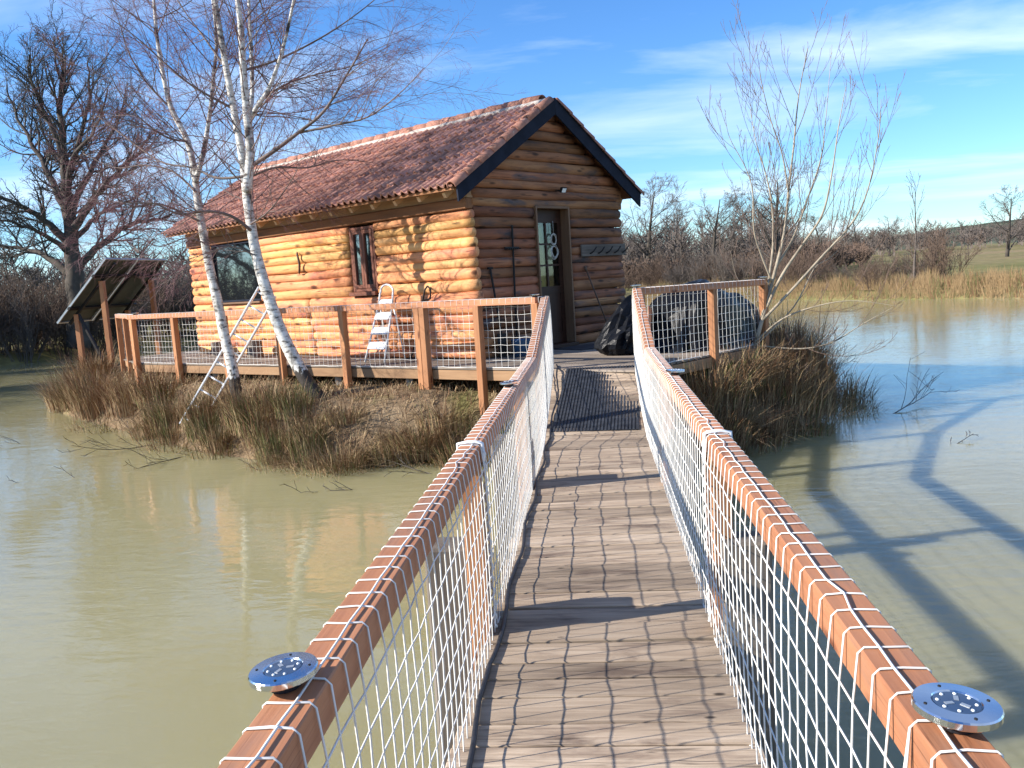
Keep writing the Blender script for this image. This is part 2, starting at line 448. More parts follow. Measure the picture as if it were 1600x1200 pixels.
def blade(name, col, var=0.3):
    m, n, l, b = newmat(name)
    oi = n.new('ShaderNodeObjectInfo')
    t = noise_tex(n, l, coords(n, l, (6,6,6)), 1.0, 3)
    r = ramp(n, [(0.3, tuple(c*(1-var) for c in col)), (0.7, tuple(c*(1+var) for c in col))])
    l.new(t.outputs['Fac'], r.inputs[0]); l.new(r.outputs[0], b.inputs['Base Color'])
    setp(b, Roughness=0.7, Specular_IOR_Level=0.2)
    return m
M['straw'] = blade('straw_blade', (0.36,0.26,0.145))
M['brown'] = blade('brown_blade', (0.20,0.115,0.062))
M['green'] = blade('green_blade', (0.085,0.105,0.030))
M['reed'] = blade('reed_blade', (0.27,0.185,0.095))
M['olive'] = blade('olive_blade', (0.16,0.15,0.06))

def ground_mat(name):
    m, n, l, b = newmat(name)
    v = coords(n, l, (1,1,1), rand=False)
    t = noise_tex(n, l, v, 0.03, 5, 0.6); f = noise_tex(n, l, v, 1.2, 5, 0.65)
    r = ramp(n, [(0.38, (0.125,0.13,0.042)), (0.5, (0.19,0.17,0.07)), (0.62, (0.25,0.19,0.10))])
    l.new(t.outputs['Fac'], r.inputs[0])
    fr = ramp(n, [(0.3, (0.6,0.6,0.6)), (0.7, (1.25,1.25,1.25))]); l.new(f.outputs['Fac'], fr.inputs[0])
    l.new(mixc(n, l, 1.0, r.outputs[0], fr.outputs[0], 'MULTIPLY'), b.inputs['Base Color'])
    setp(b, Roughness=0.95, Specular_IOR_Level=0.1)
    bump(n, l, b, f.outputs['Fac'], 0.5, 0.1)
    return m
M['ground'] = ground_mat('meadow')
def island_mat(name):
    m, n, l, b = newmat(name)
    v = coords(n, l, (1,1,1), rand=False)
    t = noise_tex(n, l, v, 1.6, 6, 0.65); f = noise_tex(n, l, v, 14, 6, 0.7); g = noise_tex(n, l, v, 0.9, 4, 0.5)
    r = ramp(n, [(0.3, (0.13,0.088,0.052)), (0.5, (0.25,0.175,0.105)), (0.68, (0.34,0.25,0.155))])
    l.new(t.outputs['Fac'], r.inputs[0])
    gr = ramp(n, [(0.54, (0,0,0)), (0.66, (0.7,0.7,0.7))]); l.new(g.outputs['Fac'], gr.inputs[0])
    c = mixc(n, l, gr.outputs[0], r.outputs[0], (0.12,0.13,0.03))
    fr = ramp(n, [(0.3, (0.55,0.55,0.55)), (0.7, (1.3,1.3,1.3))]); l.new(f.outputs['Fac'], fr.inputs[0])
    l.new(mixc(n, l, 1.0, c, fr.outputs[0], 'MULTIPLY'), b.inputs['Base Color'])
    setp(b, Roughness=0.95, Specular_IOR_Level=0.1)
    bump(n, l, b, f.outputs['Fac'], 0.9, 0.06)
    return m
M['island'] = island_mat('island_earth')
def hill_mat(name):
    m, n, l, b = newmat(name)
    v = coords(n, l, (1,1,1), rand=False)
    t = noise_tex(n, l, v, 0.012, 6, 0.6); f = noise_tex(n, l, v, 0.15, 5, 0.7)
    r = ramp(n, [(0.36, (0.055,0.075,0.055)), (0.56, (0.085,0.095,0.075)), (0.66, (0.16,0.18,0.11))])  # greens cooled and greyed in the colour itself, in place of distance haze
    l.new(t.outputs['Fac'], r.inputs[0])
    fr = ramp(n, [(0.3, (0.6,0.6,0.6)), (0.7, (1.3,1.3,1.3))]); l.new(f.outputs['Fac'], fr.inputs[0])
    l.new(mixc(n, l, 1.0, r.outputs[0], fr.outputs[0], 'MULTIPLY'), b.inputs['Base Color'])
    setp(b, Roughness=1.0, Specular_IOR_Level=0.0)
    return m
M['hill'] = hill_mat('wooded_hill')
def water_mat(name):
    m, n, l, b = newmat(name)
    v = coords(n, l, (1,1,1), rand=False)
    t = noise_tex(n, l, v, 0.10, 4, 0.5)
    r = ramp(n, [(0.3, (0.274,0.250,0.132)), (0.7, (0.304,0.279,0.154))])
    l.new(t.outputs['Fac'], r.inputs[0]); l.new(r.outputs[0], b.inputs['Base Color'])
    setp(b, Roughness=0.035, IOR=1.33, Specular_IOR_Level=0.5, Subsurface_Weight=1.0, Subsurface_Scale=0.85)
    b.inputs['Subsurface Radius'].default_value = (1.0, 0.9, 0.6)
    mp = coords(n, l, (1.0, 2.3, 1), rand=False)
    r1 = noise_tex(n, l, mp, 2.6, 3, 0.55, 0.4)
    r2 = noise_tex(n, l, coords(n, l, (0.30, 0.55, 1), rand=False), 1.0, 3, 0.5)
    calm = noise_tex(n, l, v, 0.16, 2, 0.5)
    cr = ramp(n, [(0.36, (0.35,)*3), (0.62, (1,)*3)]); l.new(calm.outputs['Fac'], cr.inputs[0])
    s1 = n.new('ShaderNodeMath'); s1.operation = 'MULTIPLY'; l.new(r1.outputs['Fac'], s1.inputs[0]); l.new(cr.outputs[0], s1.inputs[1])
    s2 = n.new('ShaderNodeMath'); s2.operation = 'MULTIPLY_ADD'; s2.inputs[1].default_value = 1.2
    l.new(r2.outputs['Fac'], s2.inputs[0]); l.new(s1.outputs[0], s2.inputs[2])
    bump(n, l, b, s2.outputs[0], 0.17, 0.055)
    return m
M['water'] = water_mat('pond_water')

# ------------------------------------------------------------------ terrain, water
WZ = -0.65
rng = random.Random(7)
def seg_dist(p, a, b):
    ax, ay = a; bx, by = b
    dx, dy = bx-ax, by-ay
    t = max(0, min(1, ((p[0]-ax)*dx+(p[1]-ay)*dy)/(dx*dx+dy*dy)))
    return math.hypot(p[0]-ax-t*dx, p[1]-ay-t*dy)
def inside(p, poly):
    c = False
    for i in range(len(poly)):
        a, b = poly[i], poly[i-1]
        if (a[1] > p[1]) != (b[1] > p[1]) and p[0] < (b[0]-a[0])*(p[1]-a[1])/(b[1]-a[1])+a[0]: c = not c
    return c
SHORE = [(-12.0,18.6),(-11.2,17.0),(-9.3,15.2),(-7.4,13.45),(-5.9,12.05),(-4.4,11.0),(-3.1,10.55),(-1.9,10.6),(-0.6,10.45),(0.7,10.2),(1.75,10.55),(2.65,11.6),(3.4,12.9),(3.9,14.5),(4.6,17.0),(4.0,20.0),(1.0,22.5),(-5.0,24.5),(-10.0,23.5),(-12.2,21.0)]
def island_h(x, y):
    d = min(seg_dist((x,y), SHORE[i], SHORE[i-1]) for i in range(len(SHORE)))
    if not inside((x,y), SHORE): d = -d
    n = noise.noise(V(x*0.9, y*0.9, 3.1))*0.10 + noise.noise(V(x*2.7, y*2.7, 1.1))*0.05
    t = max(0.0, min(1.0, (d+0.12)/0.95))
    h = WZ - 0.06 + 0.84*(t*t*(3-2*t))**0.8 if d > -0.12 else WZ - 0.06 + (d+0.12)*0.9
    return max(-1.6, h + n*max(0, min(1, t*2)))
mb = MB()
x0, x1, y0, y1, st = -14.0, 6.4, 9.0, 26.0, 0.2
nx, ny = int((x1-x0)/st)+1, int((y1-y0)/st)+1
for j in range(ny):
    for i in range(nx):
        x, y = x0+i*st, y0+j*st
        mb.v.append((x, y, island_h(x, y)))
for j in range(ny-1):
    for i in range(nx-1):
        a = j*nx+i
        mb.quad(a, a+1, a+1+nx, a+nx)
tag(mb.build('island_ground', M['island'], smooth=True), 'earth bank of the small island under the log cabin', 'ground', kind='structure')

LAKE = [(-180,20),(-120,26),(-90,30),(-60,36),(-45,40),(-36.3,40.5),(-25,47),(-10,58),(0,62),(5,60),(11,53.5),(17,47.5),(25.3,43),(40,38),(60,34),(90,28),(140,18),(180,20)]
def lake_r(deg):     # bearing from +Y, clockwise
    for (a, ra), (b, rb) in zip(LAKE, LAKE[1:]):
        if a <= deg <= b: return ra + (rb-ra)*(deg-a)/(b-a)
    return 30
mb = MB()
rings = [0.0, 0.5, 0.93, 0.985, 1.0, 1.015, 1.04, 1.1, 1.3, 1.7, 2.4, 4, 8, 16, 40, 110]
NA = 240
for k in rings:
    for a in range(NA):
        deg = -180 + 360*a/NA
        rl = lake_r(deg) + 1.2*noise.noise(V(math.cos(R(deg))*6, math.sin(R(deg))*6, 0))
        r = rl*k
        z = {0.0:-2.2, 0.5:-2.0, 0.93:-1.4, 0.985:-0.80, 1.0:-0.62, 1.015:-0.36, 1.04:-0.15, 1.1:0.0}.get(k, 0.0)
        if k > 1.1: z = 0.05 + noise.noise(V(math.sin(R(deg))*r*0.01, math.cos(R(deg))*r*0.01, 5))*min(1.2, (k-1.1)*0.5)
        if deg > 8 and deg < 70 and k > 1.1: z += min(3.0, (r-rl)*0.012)
        mb.v.append((math.sin(R(deg))*r, math.cos(R(deg))*r, z))
for k in range(len(rings)-1):
    for a in range(NA):
        a2 = (a+1) % NA
        mb.quad(k*NA+a, (k+1)*NA+a, (k+1)*NA+a2, k*NA+a2)
mb.f = [tuple(reversed(f)) for f in mb.f]
tag(mb.build('ground', M['ground'], smooth=True), 'meadow land round the pond reaching to the horizon', 'ground', kind='structure')
mb = MB()
NW = 96
mb.v.append((0, 0, WZ))
for a in range(NW):
    an = 2*math.pi*a/NW
    mb.v.append((math.sin(an)*70, math.cos(an)*70, WZ))
for a in range(NW): mb.f.append((0, 1+(a+1) % NW, 1+a)); mb.m.append(0)
tag(mb.build('pond_water', M['water']), 'murky olive green pond water with small ripples', 'water', kind='structure')
# low wooded hills far away
mb = MB()
prof = [(-14,0),(-4,6),(4,14),(9,24),(14,32),(20,46),(26,64),(32,62),(40,44),(55,30),(75,10)]
NH = 140
for i in range(NH+1):
    deg = -14 + 89*i/NH
    for (a, ha), (b, hb) in zip(prof, prof[1:]):
        if a <= deg <= b: h = ha+(hb-ha)*(deg-a)/(b-a)
    h *= 1+0.10*noise.noise(V(deg*0.25, 0, 0))+0.035*noise.noise(V(deg*3.0, 0, 0))
    for k, (r, f) in enumerate(((1500, 0), (1750, .45), (2050, .85), (2300, 1), (2700, .6), (3200, -0.05))):
        mb.v.append((math.sin(R(deg))*r, math.cos(R(deg))*r, h*f*1.0+ (noise.noise(V(deg, k*3.0, 2))*3 if 0 < f < 1 else 0)))
for i in range(NH):
    for k in range(5):
        a = i*6+k
        mb.quad(a, a+6, a+7, a+1)
mb.f = [tuple(reversed(f)) for f in mb.f]
tag(mb.build('hills', M['hill'], smooth=True), 'low wooded hill on the horizon beyond the pond', 'hill', kind='structure')

# ------------------------------------------------------------------ footbridge
XL, XR = -0.555, 0.475            # deck edges
RAIL_L, RAIL_R = -0.53, 0.465     # inner faces of the rails
ZT = 0.45                         # terrace top
FL0, FL1 = V(-8.5, 15.33, 0), V(0.47, 9.93, 0)          # terrace front edge line
FE = (FL1-FL0).normalized(); FN = V(-FE.y, FE.x, 0)       # along the edge, inward
def front_y(x): return FL1.y + (x-FL1.x)*(FL0.y-FL1.y)/(FL0.x-FL1.x)

br = empty('footbridge', (0, 4, WZ), 'narrow footbridge of grey weathered planks running to the cabin terrace', 'bridge')
y = -1.6; rng = random.Random(3)
while y < 8.42:
    w = rng.choice((0.145, 0.195, 0.2, 0.2, 0.22))
    if y + w > 8.46: w = 8.47-y
    dz = rng.uniform(-0.004, 0.004); o1, o2 = rng.uniform(-.02,.015), rng.uniform(-.015,.02)
    gap = 0.017 if rng.random() < 0.45 else 0.005
    sk = rng.uniform(-.004,.004)
    board('plank', (XL+o1, y+w/2-sk, -0.018+dz), (XR+o2, y+w/2+sk, -0.018+dz+rng.uniform(-.003,.003)), w-gap, 0.036, M['plank'], br, bev=0.004)
    y += w
# ramp up to the terrace
RA, RB = 8.49, 10.35
rl_ = math.hypot(RB-RA, ZT-0.0)
t = 0.0
while t < 0.985:
    w = rng.choice((0.14, 0.18, 0.2))
    t2 = min(1.0, t + w/rl_)
    tm = (t+t2)/2
    yy = RA+(RB-RA)*tm
    skew = 0.22*tm
    zz = (ZT-0.005)*tm - 0.012
    nrm = V(0, -(ZT)/(RB-RA), 1).normalized()
    board('plank', (XL, yy+skew, zz), (XR, yy-skew, zz), (t2-t)*rl_-0.007, 0.03, M['plank'], br, up=nrm, bev=0.004)
    t = t2
for x in (-0.42, 0.34):
    board('beam', (x, -1.6, -0.12), (x, 8.5, -0.12), 0.08, 0.16, M['pile'], br)
    board('beam', (x, 8.5, -0.12), (x, 10.3, 0.31), 0.08, 0.14, M['pile'], br)
PY = [1.32, 3.72, 6.35, 8.72]
def pile(x, y, top, r, parent):
    return board('pile', (x, y, -2.3), (x, y, top), r*2, r*1.7, M['pile'], parent, up=(0, 1, 0), bev=0.012)
for i, yy in enumerate(PY):
    if i == 3: continue
    pile(XL-0.150, yy+0.10, 0.40 if i != 0 else 0.30, 0.115, br)
    pile(XR+0.125, yy-0.02, 0.42, 0.105, br)
    board('crossbeam', (XL-0.2, yy+0.12, -0.26), (XR+0.2, yy+0.12, -0.26), 0.09, 0.12, M['pile'], br)

# ------------------------------------------------------------------ rope nets and railings
def net(pA, pB, topA, topB, botA, botB, rail_w, out, seed, mesh_w=0.09, wrap=True, rad=0.0025, parent=None, sag=0.012, rail_h=0.085):
    """rope net between two posts. p*: inner top edge of the rail (x,y); top/bot: heights; out: outward unit vector"""
    r = random.Random(seed); mb = MB()
    A, B = Vector((pA[0], pA[1], 0)), Vector((pB[0], pB[1], 0))
    L = (B-A).length
    n = max(1, int(round(L/mesh_w)))
    inn = -Vector(out)*0.012
    rows = 9
    grid = []
    for i in range(n+1):
        t = i/n
        p = A.lerp(B, t)
        zt, zb = topA+(topB-topA)*t, botA+(botB-botA)*t
        colp = []
        for j in range(rows+1):
            s = j/rows
            ju = (B-A).normalized()*r.uniform(-.007,.007)*(1 if 0 < j < rows else .4)
            q = p + inn*(1.0+0.6*math.sin(s*3.1)) + ju + Vector((0,0,(zt-0.012)+(zb-zt+0.012)*s + r.uniform(-.005,.005) - sag*math.sin(t*math.pi)*s))
            colp.append(q)
        grid.append(colp)
    for i in range(n+1):
        pts = list(grid[i])
        if wrap:   # over the rail and down its outer face
            zt = topA+(topB-topA)*i/n
            e = A.lerp(B, i/n)
            o = Vector(out)
            up = Vector((0,0,zt+0.004))
            slant = (B-A).normalized()*r.uniform(-.006,.006)
            head = [e+o*(rail_w+0.0015)+Vector((0,0,zt-rail_h*0.8)), e+o*(rail_w+0.001)+up-V(0,0,.006), e+o*(rail_w-0.006)+up-V(0,0,.001), e+o*(rail_w*0.5)+up+slant-V(0,0,.001), e+o*0.007+up-V(0,0,.001)]
            pts = head + [e+inn*0.35+Vector((0,0,zt-.008))] + pts[1:]
        mb.tube(pts, rad, 4, cap=False)
    for j in range(1, rows+1):
        thick = rad if j < rows else rad*2.0
        mb.tube([grid[i][j] for i in range(n+1)], thick, 4, cap=False)
    if wrap:   # the lacing line that runs along the top of the rail
        pts = []
        for i in range(n+1):
            t = i/n
            zt = topA+(topB-topA)*t
            e = A.lerp(B, t)
            wv = 0.032 + r.uniform(-.003,.003)
            if r.random() < 0.06: wv += r.choice((0.012, 0.02))
            pts.append(e+Vector(out)*wv+Vector((0,0,zt+0.006)))
        mb.tube(pts, rad*1.05, 4, cap=False)
    return mb.build('net', M['rope'], parent, smooth=True)
def lashing(x, y, z0, z1, w, d, parent, seed, out=(1,0,0)):
    """thick white rope wound down a post and over the rail"""
    mb = MB(); r = random.Random(seed)
    o = Vector(out); al = V(-o.y, o.x, 0)
    for k in range(2):
        c = V(x, y+0.012*k-0.006, 0)
        ring = [c-o*0.012+V(0,0,z0-0.10), c-o*0.010+V(0,0,z0+0.004), c+o*0.02+V(0,0,z0+0.011), c+o*(w*0.6)+V(0,0,z0+0.012), c+o*(w+0.008)+V(0,0,z0+0.006), c+o*(w+0.01)+V(0,0,z0-0.09)]
        mb.tube(ring, 0.0075, 6)
    pts = []
    nt = int((z0-z1)/0.018)
    for k in range(nt+1):
        z = z0-0.03-(z0-z1-0.03)*k/nt
        pts.append(V(x, y, z) - o*(0.014+0.005*math.sin(k*1.9)) + al*(0.009*math.cos(k*1.9)) + V(0,0,r.uniform(-.002,.002)))
    mb.tube(pts, 0.0075, 6)
    return mb.build('lashing', M['cord'], parent, smooth=True)

RZ = 0.87; RW = 0.092; RH = 0.085
def bridge_railing(side, label):
    left = side < 0
    xi = RAIL_L if left else RAIL_R
    out = V(side, 0, 0)
    xc = xi + side*RW/2
    root = empty('bridge_railing', (xc, 4, 0), label, 'railing', 'railings of the footbridge')
    yk = 7.70 if left else 8.05                    # where the rail starts to climb
    ye = front_y(xi)-(-0.0) + (0.05 if left else 0.0)
    ze = 1.34 if left else 1.39
    segs = [(-1.6, 3.70, RZ, RZ), (3.706, yk, RZ, RZ)]
    for (a, b, za, zb) in segs:
        board('rail', (xc, a, za-RH/2), (xc, b, zb-RH/2), RW, RH, M['rail'], root, bev=0.0035)
    board('rail', (xc, yk+0.004, RZ-RH/2), (xc, ye, ze-RH/2), RW, RH, M['rail'], root, bev=0.0035)
    for i, yy in enumerate(PY):
        top = RZ-RH if yy < yk else RZ-RH + (ze-RZ)*(yy-yk)/(ye-yk)
        board('post', (xc, yy, -0.75), (xc, yy, top-0.003), 0.088, 0.088, M['post'], root, up=(0,1,0), bev=0.004)
    rp = RA
    spans = [(-1.0, PY[0]), (PY[0], PY[1]), (PY[1], PY[2]), (PY[2], yk), (yk, ye)]
    for k, (a, b) in enumerate(spans):
        def rz(y): return RZ if y <= yk else RZ+(ze-RZ)*(y-yk)/(ye-yk)
        def dz(y): return -0.005 if y <= RA else (ZT)*min(1, (y-RA)/(RB-RA))
        net((xi, a), (xi, b), rz(a), rz(b), dz(a)+0.0, dz(b), RW, out, 11*k+(5 if left else 40), parent=root, rail_h=RH)
    lashing(xi, PY[1]+0.02, RZ+0.002, 0.02, RW, RW, root, 5, out)
    return root
bridge_railing(-1, 'footbridge railing of orange timber and white rope net on the side of the birch trees')
bridge_railing(1, 'footbridge railing of orange timber and white rope net on the side of the tarpaulin heap')

# thin dark cable along the left foot of the net
mb = MB(); r_ = random.Random(2); pts = []
for i in range(120):
    yy = -1.2+ i*(10.9+1.2)/119
    z = 0.012 if yy < RA else 0.012+ZT*min(1, (yy-RA)/(RB-RA))
    pts.append(V(RAIL_L+0.035+0.012*math.sin(i*0.55)+r_.uniform(-.003,.003)+(0.05*math.sin((yy-8.6)*1.4) if yy > 8.6 else 0), yy, z))
mb.tube(pts, 0.010, 6)
tag(mb.build('power_cable', M['cable'], smooth=True), 'black cable lying along the foot of the footbridge net', 'cable')

# ------------------------------------------------------------------ rubber mat on the ramp
mb = MB()
mw_, ml_ = 0.84, rl_-0.04
nr = 24
for i in range(nr+1):
    x = -mw_/2 + mw_*i/nr
    mb.box(x-0.009, x+0.009, 0, ml_, 0.0, 0.016)
nc = 62
for j in range(nc+1):
    yv = ml_*j/nc
    mb.box(-mw_/2, mw_/2, max(0, yv-0.006), min(ml_, yv+0.006), 0.001, 0.0115)
for x in (-mw_/2-0.02, mw_/2-0.0):
    mb.box(x, x+0.02, 0, ml_, 0, 0.014)
ang = math.atan2(ZT, RB-RA)
cx_ = -0.04
mmat = Matrix.Translation((cx_, RA+0.06, 0.012)) @ Matrix.Rotation(R(-4), 4, 'Z') @ Matrix.Rotation(ang, 4, 'X')
tag(mb.build('rubber_mat', M['rubber'], mw=mmat), 'black perforated rubber mat on the ramp up to the terrace', 'mat')

# ------------------------------------------------------------------ lamps on the rails
def deck_light(x, y, z, label, tilt=(0,0), big=True, s=1.0):
    mw0 = Matrix.Translation((x, y, z)) @ Matrix.Rotation(tilt[0], 4, 'X') @ Matrix.Rotation(tilt[1], 4, 'Y') @ Matrix.Rotation(x*3+y, 4, 'Z') @ Matrix.Scale(s, 4)
    root = link('deck_light', None, None, mw0); root.empty_display_size = 0.1
    tag(root, label, 'lamp', 'solar disc lamps on the railings')
    mb = MB(); mb.lathe([(0.0, 0.0), (0.030, 0.0), (0.034, 0.022)], 20)
    mb.build('base', M['cable'], root, mw0, smooth=False)
    mb = MB(); mb.lathe([(0.030, 0.020), (0.062, 0.022), (0.064, 0.024), (0.064, 0.034), (0.062, 0.0365), (0.037, 0.0375), (0.0355, 0.0355), (0.034, 0.033)], 40)
    mb.build('rim', M['steel'], root, mw0, smooth=False)
    mb = MB(); mb.lathe([(0.0355, 0.0345), (0.033, 0.0362), (0.0, 0.0366)], 32)
    ln = mb.build('lens', M['lens'], root, mw0)
    if big:
        for k in range(8):
            a = 2*math.pi*k/8
            m2 = MB(); m2.lathe([(0.0030, 0.0362), (0.0026, 0.0378), (0.0, 0.0384)], 8)
            m2.build('led', M['led'], ln, mw0 @ Matrix.Translation((0.0275*math.cos(a), 0.0275*math.sin(a), 0)), smooth=True)
        m2 = MB()
        for k in range(3):
            a = 2*math.pi*k/3+0.5
            m2.box(-0.007, 0.007, -0.0035, 0.0035, 0.0362, 0.0374, M=Matrix.Rotation(a, 4, 'Z') @ Matrix.Translation((0.013, 0, 0)))
        m2.build('solar_cell', M['panel_frame'], ln, mw0)
        for k in range(4):
            a = 2*math.pi*k/4+0.4
            m2 = MB(); m2.lathe([(0.0028, 0.0368), (0.0026, 0.0381), (0.0, 0.0382)], 8)
            m2.build('screw', M['iron'], root, mw0 @ Matrix.Translation((0.050*math.cos(a), 0.050*math.sin(a), 0)))
    return root
deck_light(-0.604, 1.475, 0.872, 'round steel solar lamp perched over the outer edge of the birch-side railing', (R(2), R(-3)))
deck_light(0.525, 1.31, 0.872, 'round steel solar lamp on the tarpaulin-side railing above open water', (R(1), R(3)))
deck_light(-0.585, 5.72, 0.872, 'round solar lamp on the birch-side rail beyond the rope-bound post', (0, R(-3)))
deck_light(0.535, 5.90, 0.872, 'round solar lamp on the tarpaulin-side rail beyond the rope-bound post', (0, R(3)))

# ------------------------------------------------------------------ terrace
ter = empty('terrace_deck', (-2, 13, 0), 'raised terrace of grey boards round the log cabin', 'terrace')
TPOLY = [(-9.7,16.95), (-8.5,15.33), (0.47,9.93), (2.40,12.42), (2.9,14.6), (1.2,16.6), (-7.9,19.2)]
def clip_line(p, d, poly):
    ts = []
    for i in range(len(poly)):
        a, b = Vector(poly[i]).to_3d(), Vector(poly[i-1]).to_3d()
        e = b-a
        den = d.x*e.y-d.y*e.x
        if abs(den) < 1e-9: continue
        w = a-p
        tt = (w.x*e.y-w.y*e.x)/den; s = (w.x*d.y-w.y*d.x)/den
        if 0 <= s <= 1: ts.append(tt)
    return (min(ts), max(ts)) if len(ts) >= 2 else None
TH = 0.9195
G = V(math.cos(TH), math.sin(TH), 0); S = V(-math.sin(TH), math.cos(TH), 0); O = V(-1.66, 12.174, 0)
CW, CL = 3.70, 8.18
rng = random.Random(21)
k = 0
while True:
    off = 0.07+k*0.142
    c = clip_line(FL0+FN*off, FE, TPOLY)
    if not c or off > 5.0: break
    a, b = c; a += 0.01; b -= 0.01
    cuts = [a]
    if b-a > 3.4:
        q = a+rng.uniform(2.2, 3.6)
        while q < b-1.0: cuts.append(q); q += rng.uniform(2.8, 4.0)
    cuts.append(b)
    for u, w in zip(cuts, cuts[1:]):
        p0, p1 = FL0+FN*off+FE*(u+0.003), FL0+FN*off+FE*(w-0.003)
        # boards that would lie wholly inside the cabin are left out
        def incab(p):
            q = p-O; return 0.15 < q.dot(G) < CW-0.15 and 0.15 < q.dot(S) < CL-0.15
        if incab(p0) and incab(p1): continue
        z = ZT-0.014+rng.uniform(-.0015,.0015)
        board('plank', (p0.x,p0.y,z), (p1.x,p1.y,z), 0.136, 0.026, M['deck'], ter, bev=0.003)
    k += 1
def edge(a, b, parent, inset=0.0):
    board('edge_beam', (a.x,a.y,ZT-0.10), (b.x,b.y,ZT-0.10), 0.05, 0.13, M['beam'], parent)
fx = -0.62
fcut = V(fx, front_y(fx), 0)
cutsx = [-8.46, -4.87, -2.2, fx]
for a, b in zip(cutsx, cutsx[1:]):
    edge(V(a+0.004, front_y(a+0.004), 0)+FN*0.03, V(b, front_y(b), 0)+FN*0.03, ter)
edge(V(0.50,9.99,0), V(2.38,12.40,0), ter)
edge(V(-8.47,15.36,0), V(-9.66,16.93,0), ter)
for off in (0.75, 1.5):
    c = clip_line(FL0+FN*off, FE, TPOLY)
    board('joist', FL0+FN*off+FE*(c[0]+.1)+V(0,0,ZT-0.10), FL0+FN*off+FE*(c[1]-.1)+V(0,0,ZT-0.10), 0.07, 0.13, M['beam'], ter)
for (x, dn) in ((-1.0,0.15),(-2.75,0.2),(-4.0,0.18),(-5.4,0.2),(-6.7,0.2),(-7.9,0.2)):
    p = V(x, front_y(x), 0)+FN*dn
    h = island_h(p.x, p.y)
    board('support', (p.x,p.y,h-0.1), (p.x,p.y,ZT-0.167), 0.10, 0.10, M['concrete'], ter, up=(0,1,0))
for p in (V(1.2,11.2,0), V(2.2,12.5,0), V(1.7,13.6,0), V(-9.0,16.3,0)):
    p2 = p+V(-0.1,0.12,0)
    h = min(island_h(p2.x, p2.y), 0.0)
    board('support', (p2.x,p2.y,h-0.25), (p2.x,p2.y,ZT-0.03), 0.10, 0.10, M['concrete'], ter, up=(0,1,0))

def terrace_railing(name, pts, posts, label, tops, dbl=(), seed=0, wraps=True, depth=None):
    """pts: polyline of the rail (outer line of posts); posts: list of (x,y)"""
    root = empty(name, (pts[0][0], pts[0][1], 0), label, 'railing', 'railings of the terrace')
    for (a, b) in zip(range(len(pts)-1), range(1, len(pts))):
        A = V(pts[a][0], pts[a][1], tops[a]-0.04); B = V(pts[b][0], pts[b][1], tops[b]-0.04)
        d = (B-A).normalized()
        board('rail', A+d*(0.05 if a else 0), B-d*0.05, 0.09, 0.08, M['rail'], root, bev=0.0035)
        nrm = V(-d.y, d.x, 0)          # towards the terrace
        net((A.x+nrm.x*0.048, A.y+nrm.y*0.048), (B.x+nrm.x*0.048, B.y+nrm.y*0.048), tops[a], tops[b], ZT+0.01, ZT+0.01, 0.092, -nrm, seed+a, mesh_w=0.1, parent=root, rad=0.0027, sag=0.01, rail_h=0.08)
    for i, (x, y) in enumerate(posts):
        t = tops[0]-0.08
        h = island_h(x, y)-0.15
        u = (V(pts[1][0], pts[1][1], 0)-V(pts[0][0], pts[0][1], 0)).normalized()
        board('post', (x, y, h), (x, y, t-0.003), 0.095, 0.095, M['post'], root, up=u, bev=0.005)
        if i in dbl:
            q = V(x, y, 0)+u*0.098
            board('post', (q.x, q.y, h), (q.x, q.y, t-0.003), 0.095, 0.095, M['post'], root, up=u, bev=0.005)
    return root
OFFN = -FN*0.055
def fp(x):
    p = V(x, front_y(x), 0)+OFFN; return (p.x, p.y)
terrace_railing('terrace_railing', [fp(-8.55), fp(-0.60)], [fp(x) for x in (-8.46,-7.31,-6.07,-4.87,-3.62,-2.34,-1.45,-0.66)],
    'long terrace railing of orange posts and white net before the sunlit log wall', (1.35,1.34), dbl=(5,), seed=100)
terrace_railing('terrace_railing', [(0.51,9.96), (2.42,12.40)], [(0.54,10.0),(1.53,11.27),(2.38,12.35)],
    'short terrace railing of timber and net before the black tarpaulin heap', (1.385,1.35), seed=130)
terrace_railing('terrace_railing', [(-9.72,16.92), (-8.58,15.42)], [(-9.68,16.86),(-9.1,16.10)],
    'short terrace railing at the far end beside the solar panel', (1.36,1.355), seed=150)
deck_light(-0.70, front_y(-0.70)-0.06, 1.342, 'small round lamp on the terrace rail corner nearest the door', big=False)
deck_light(0.50, 9.97, 1.388, 'small round lamp on the terrace rail corner beside the black bin bag', big=False)
deck_light(2.38, 12.37, 1.352, 'small round lamp on the end of the rail before the tarpaulin heap', big=False)
deck_light(-8.40, front_y(-8.40)-0.05, 1.352, 'small round lamp on the far terrace rail corner by the solar panel', big=False)

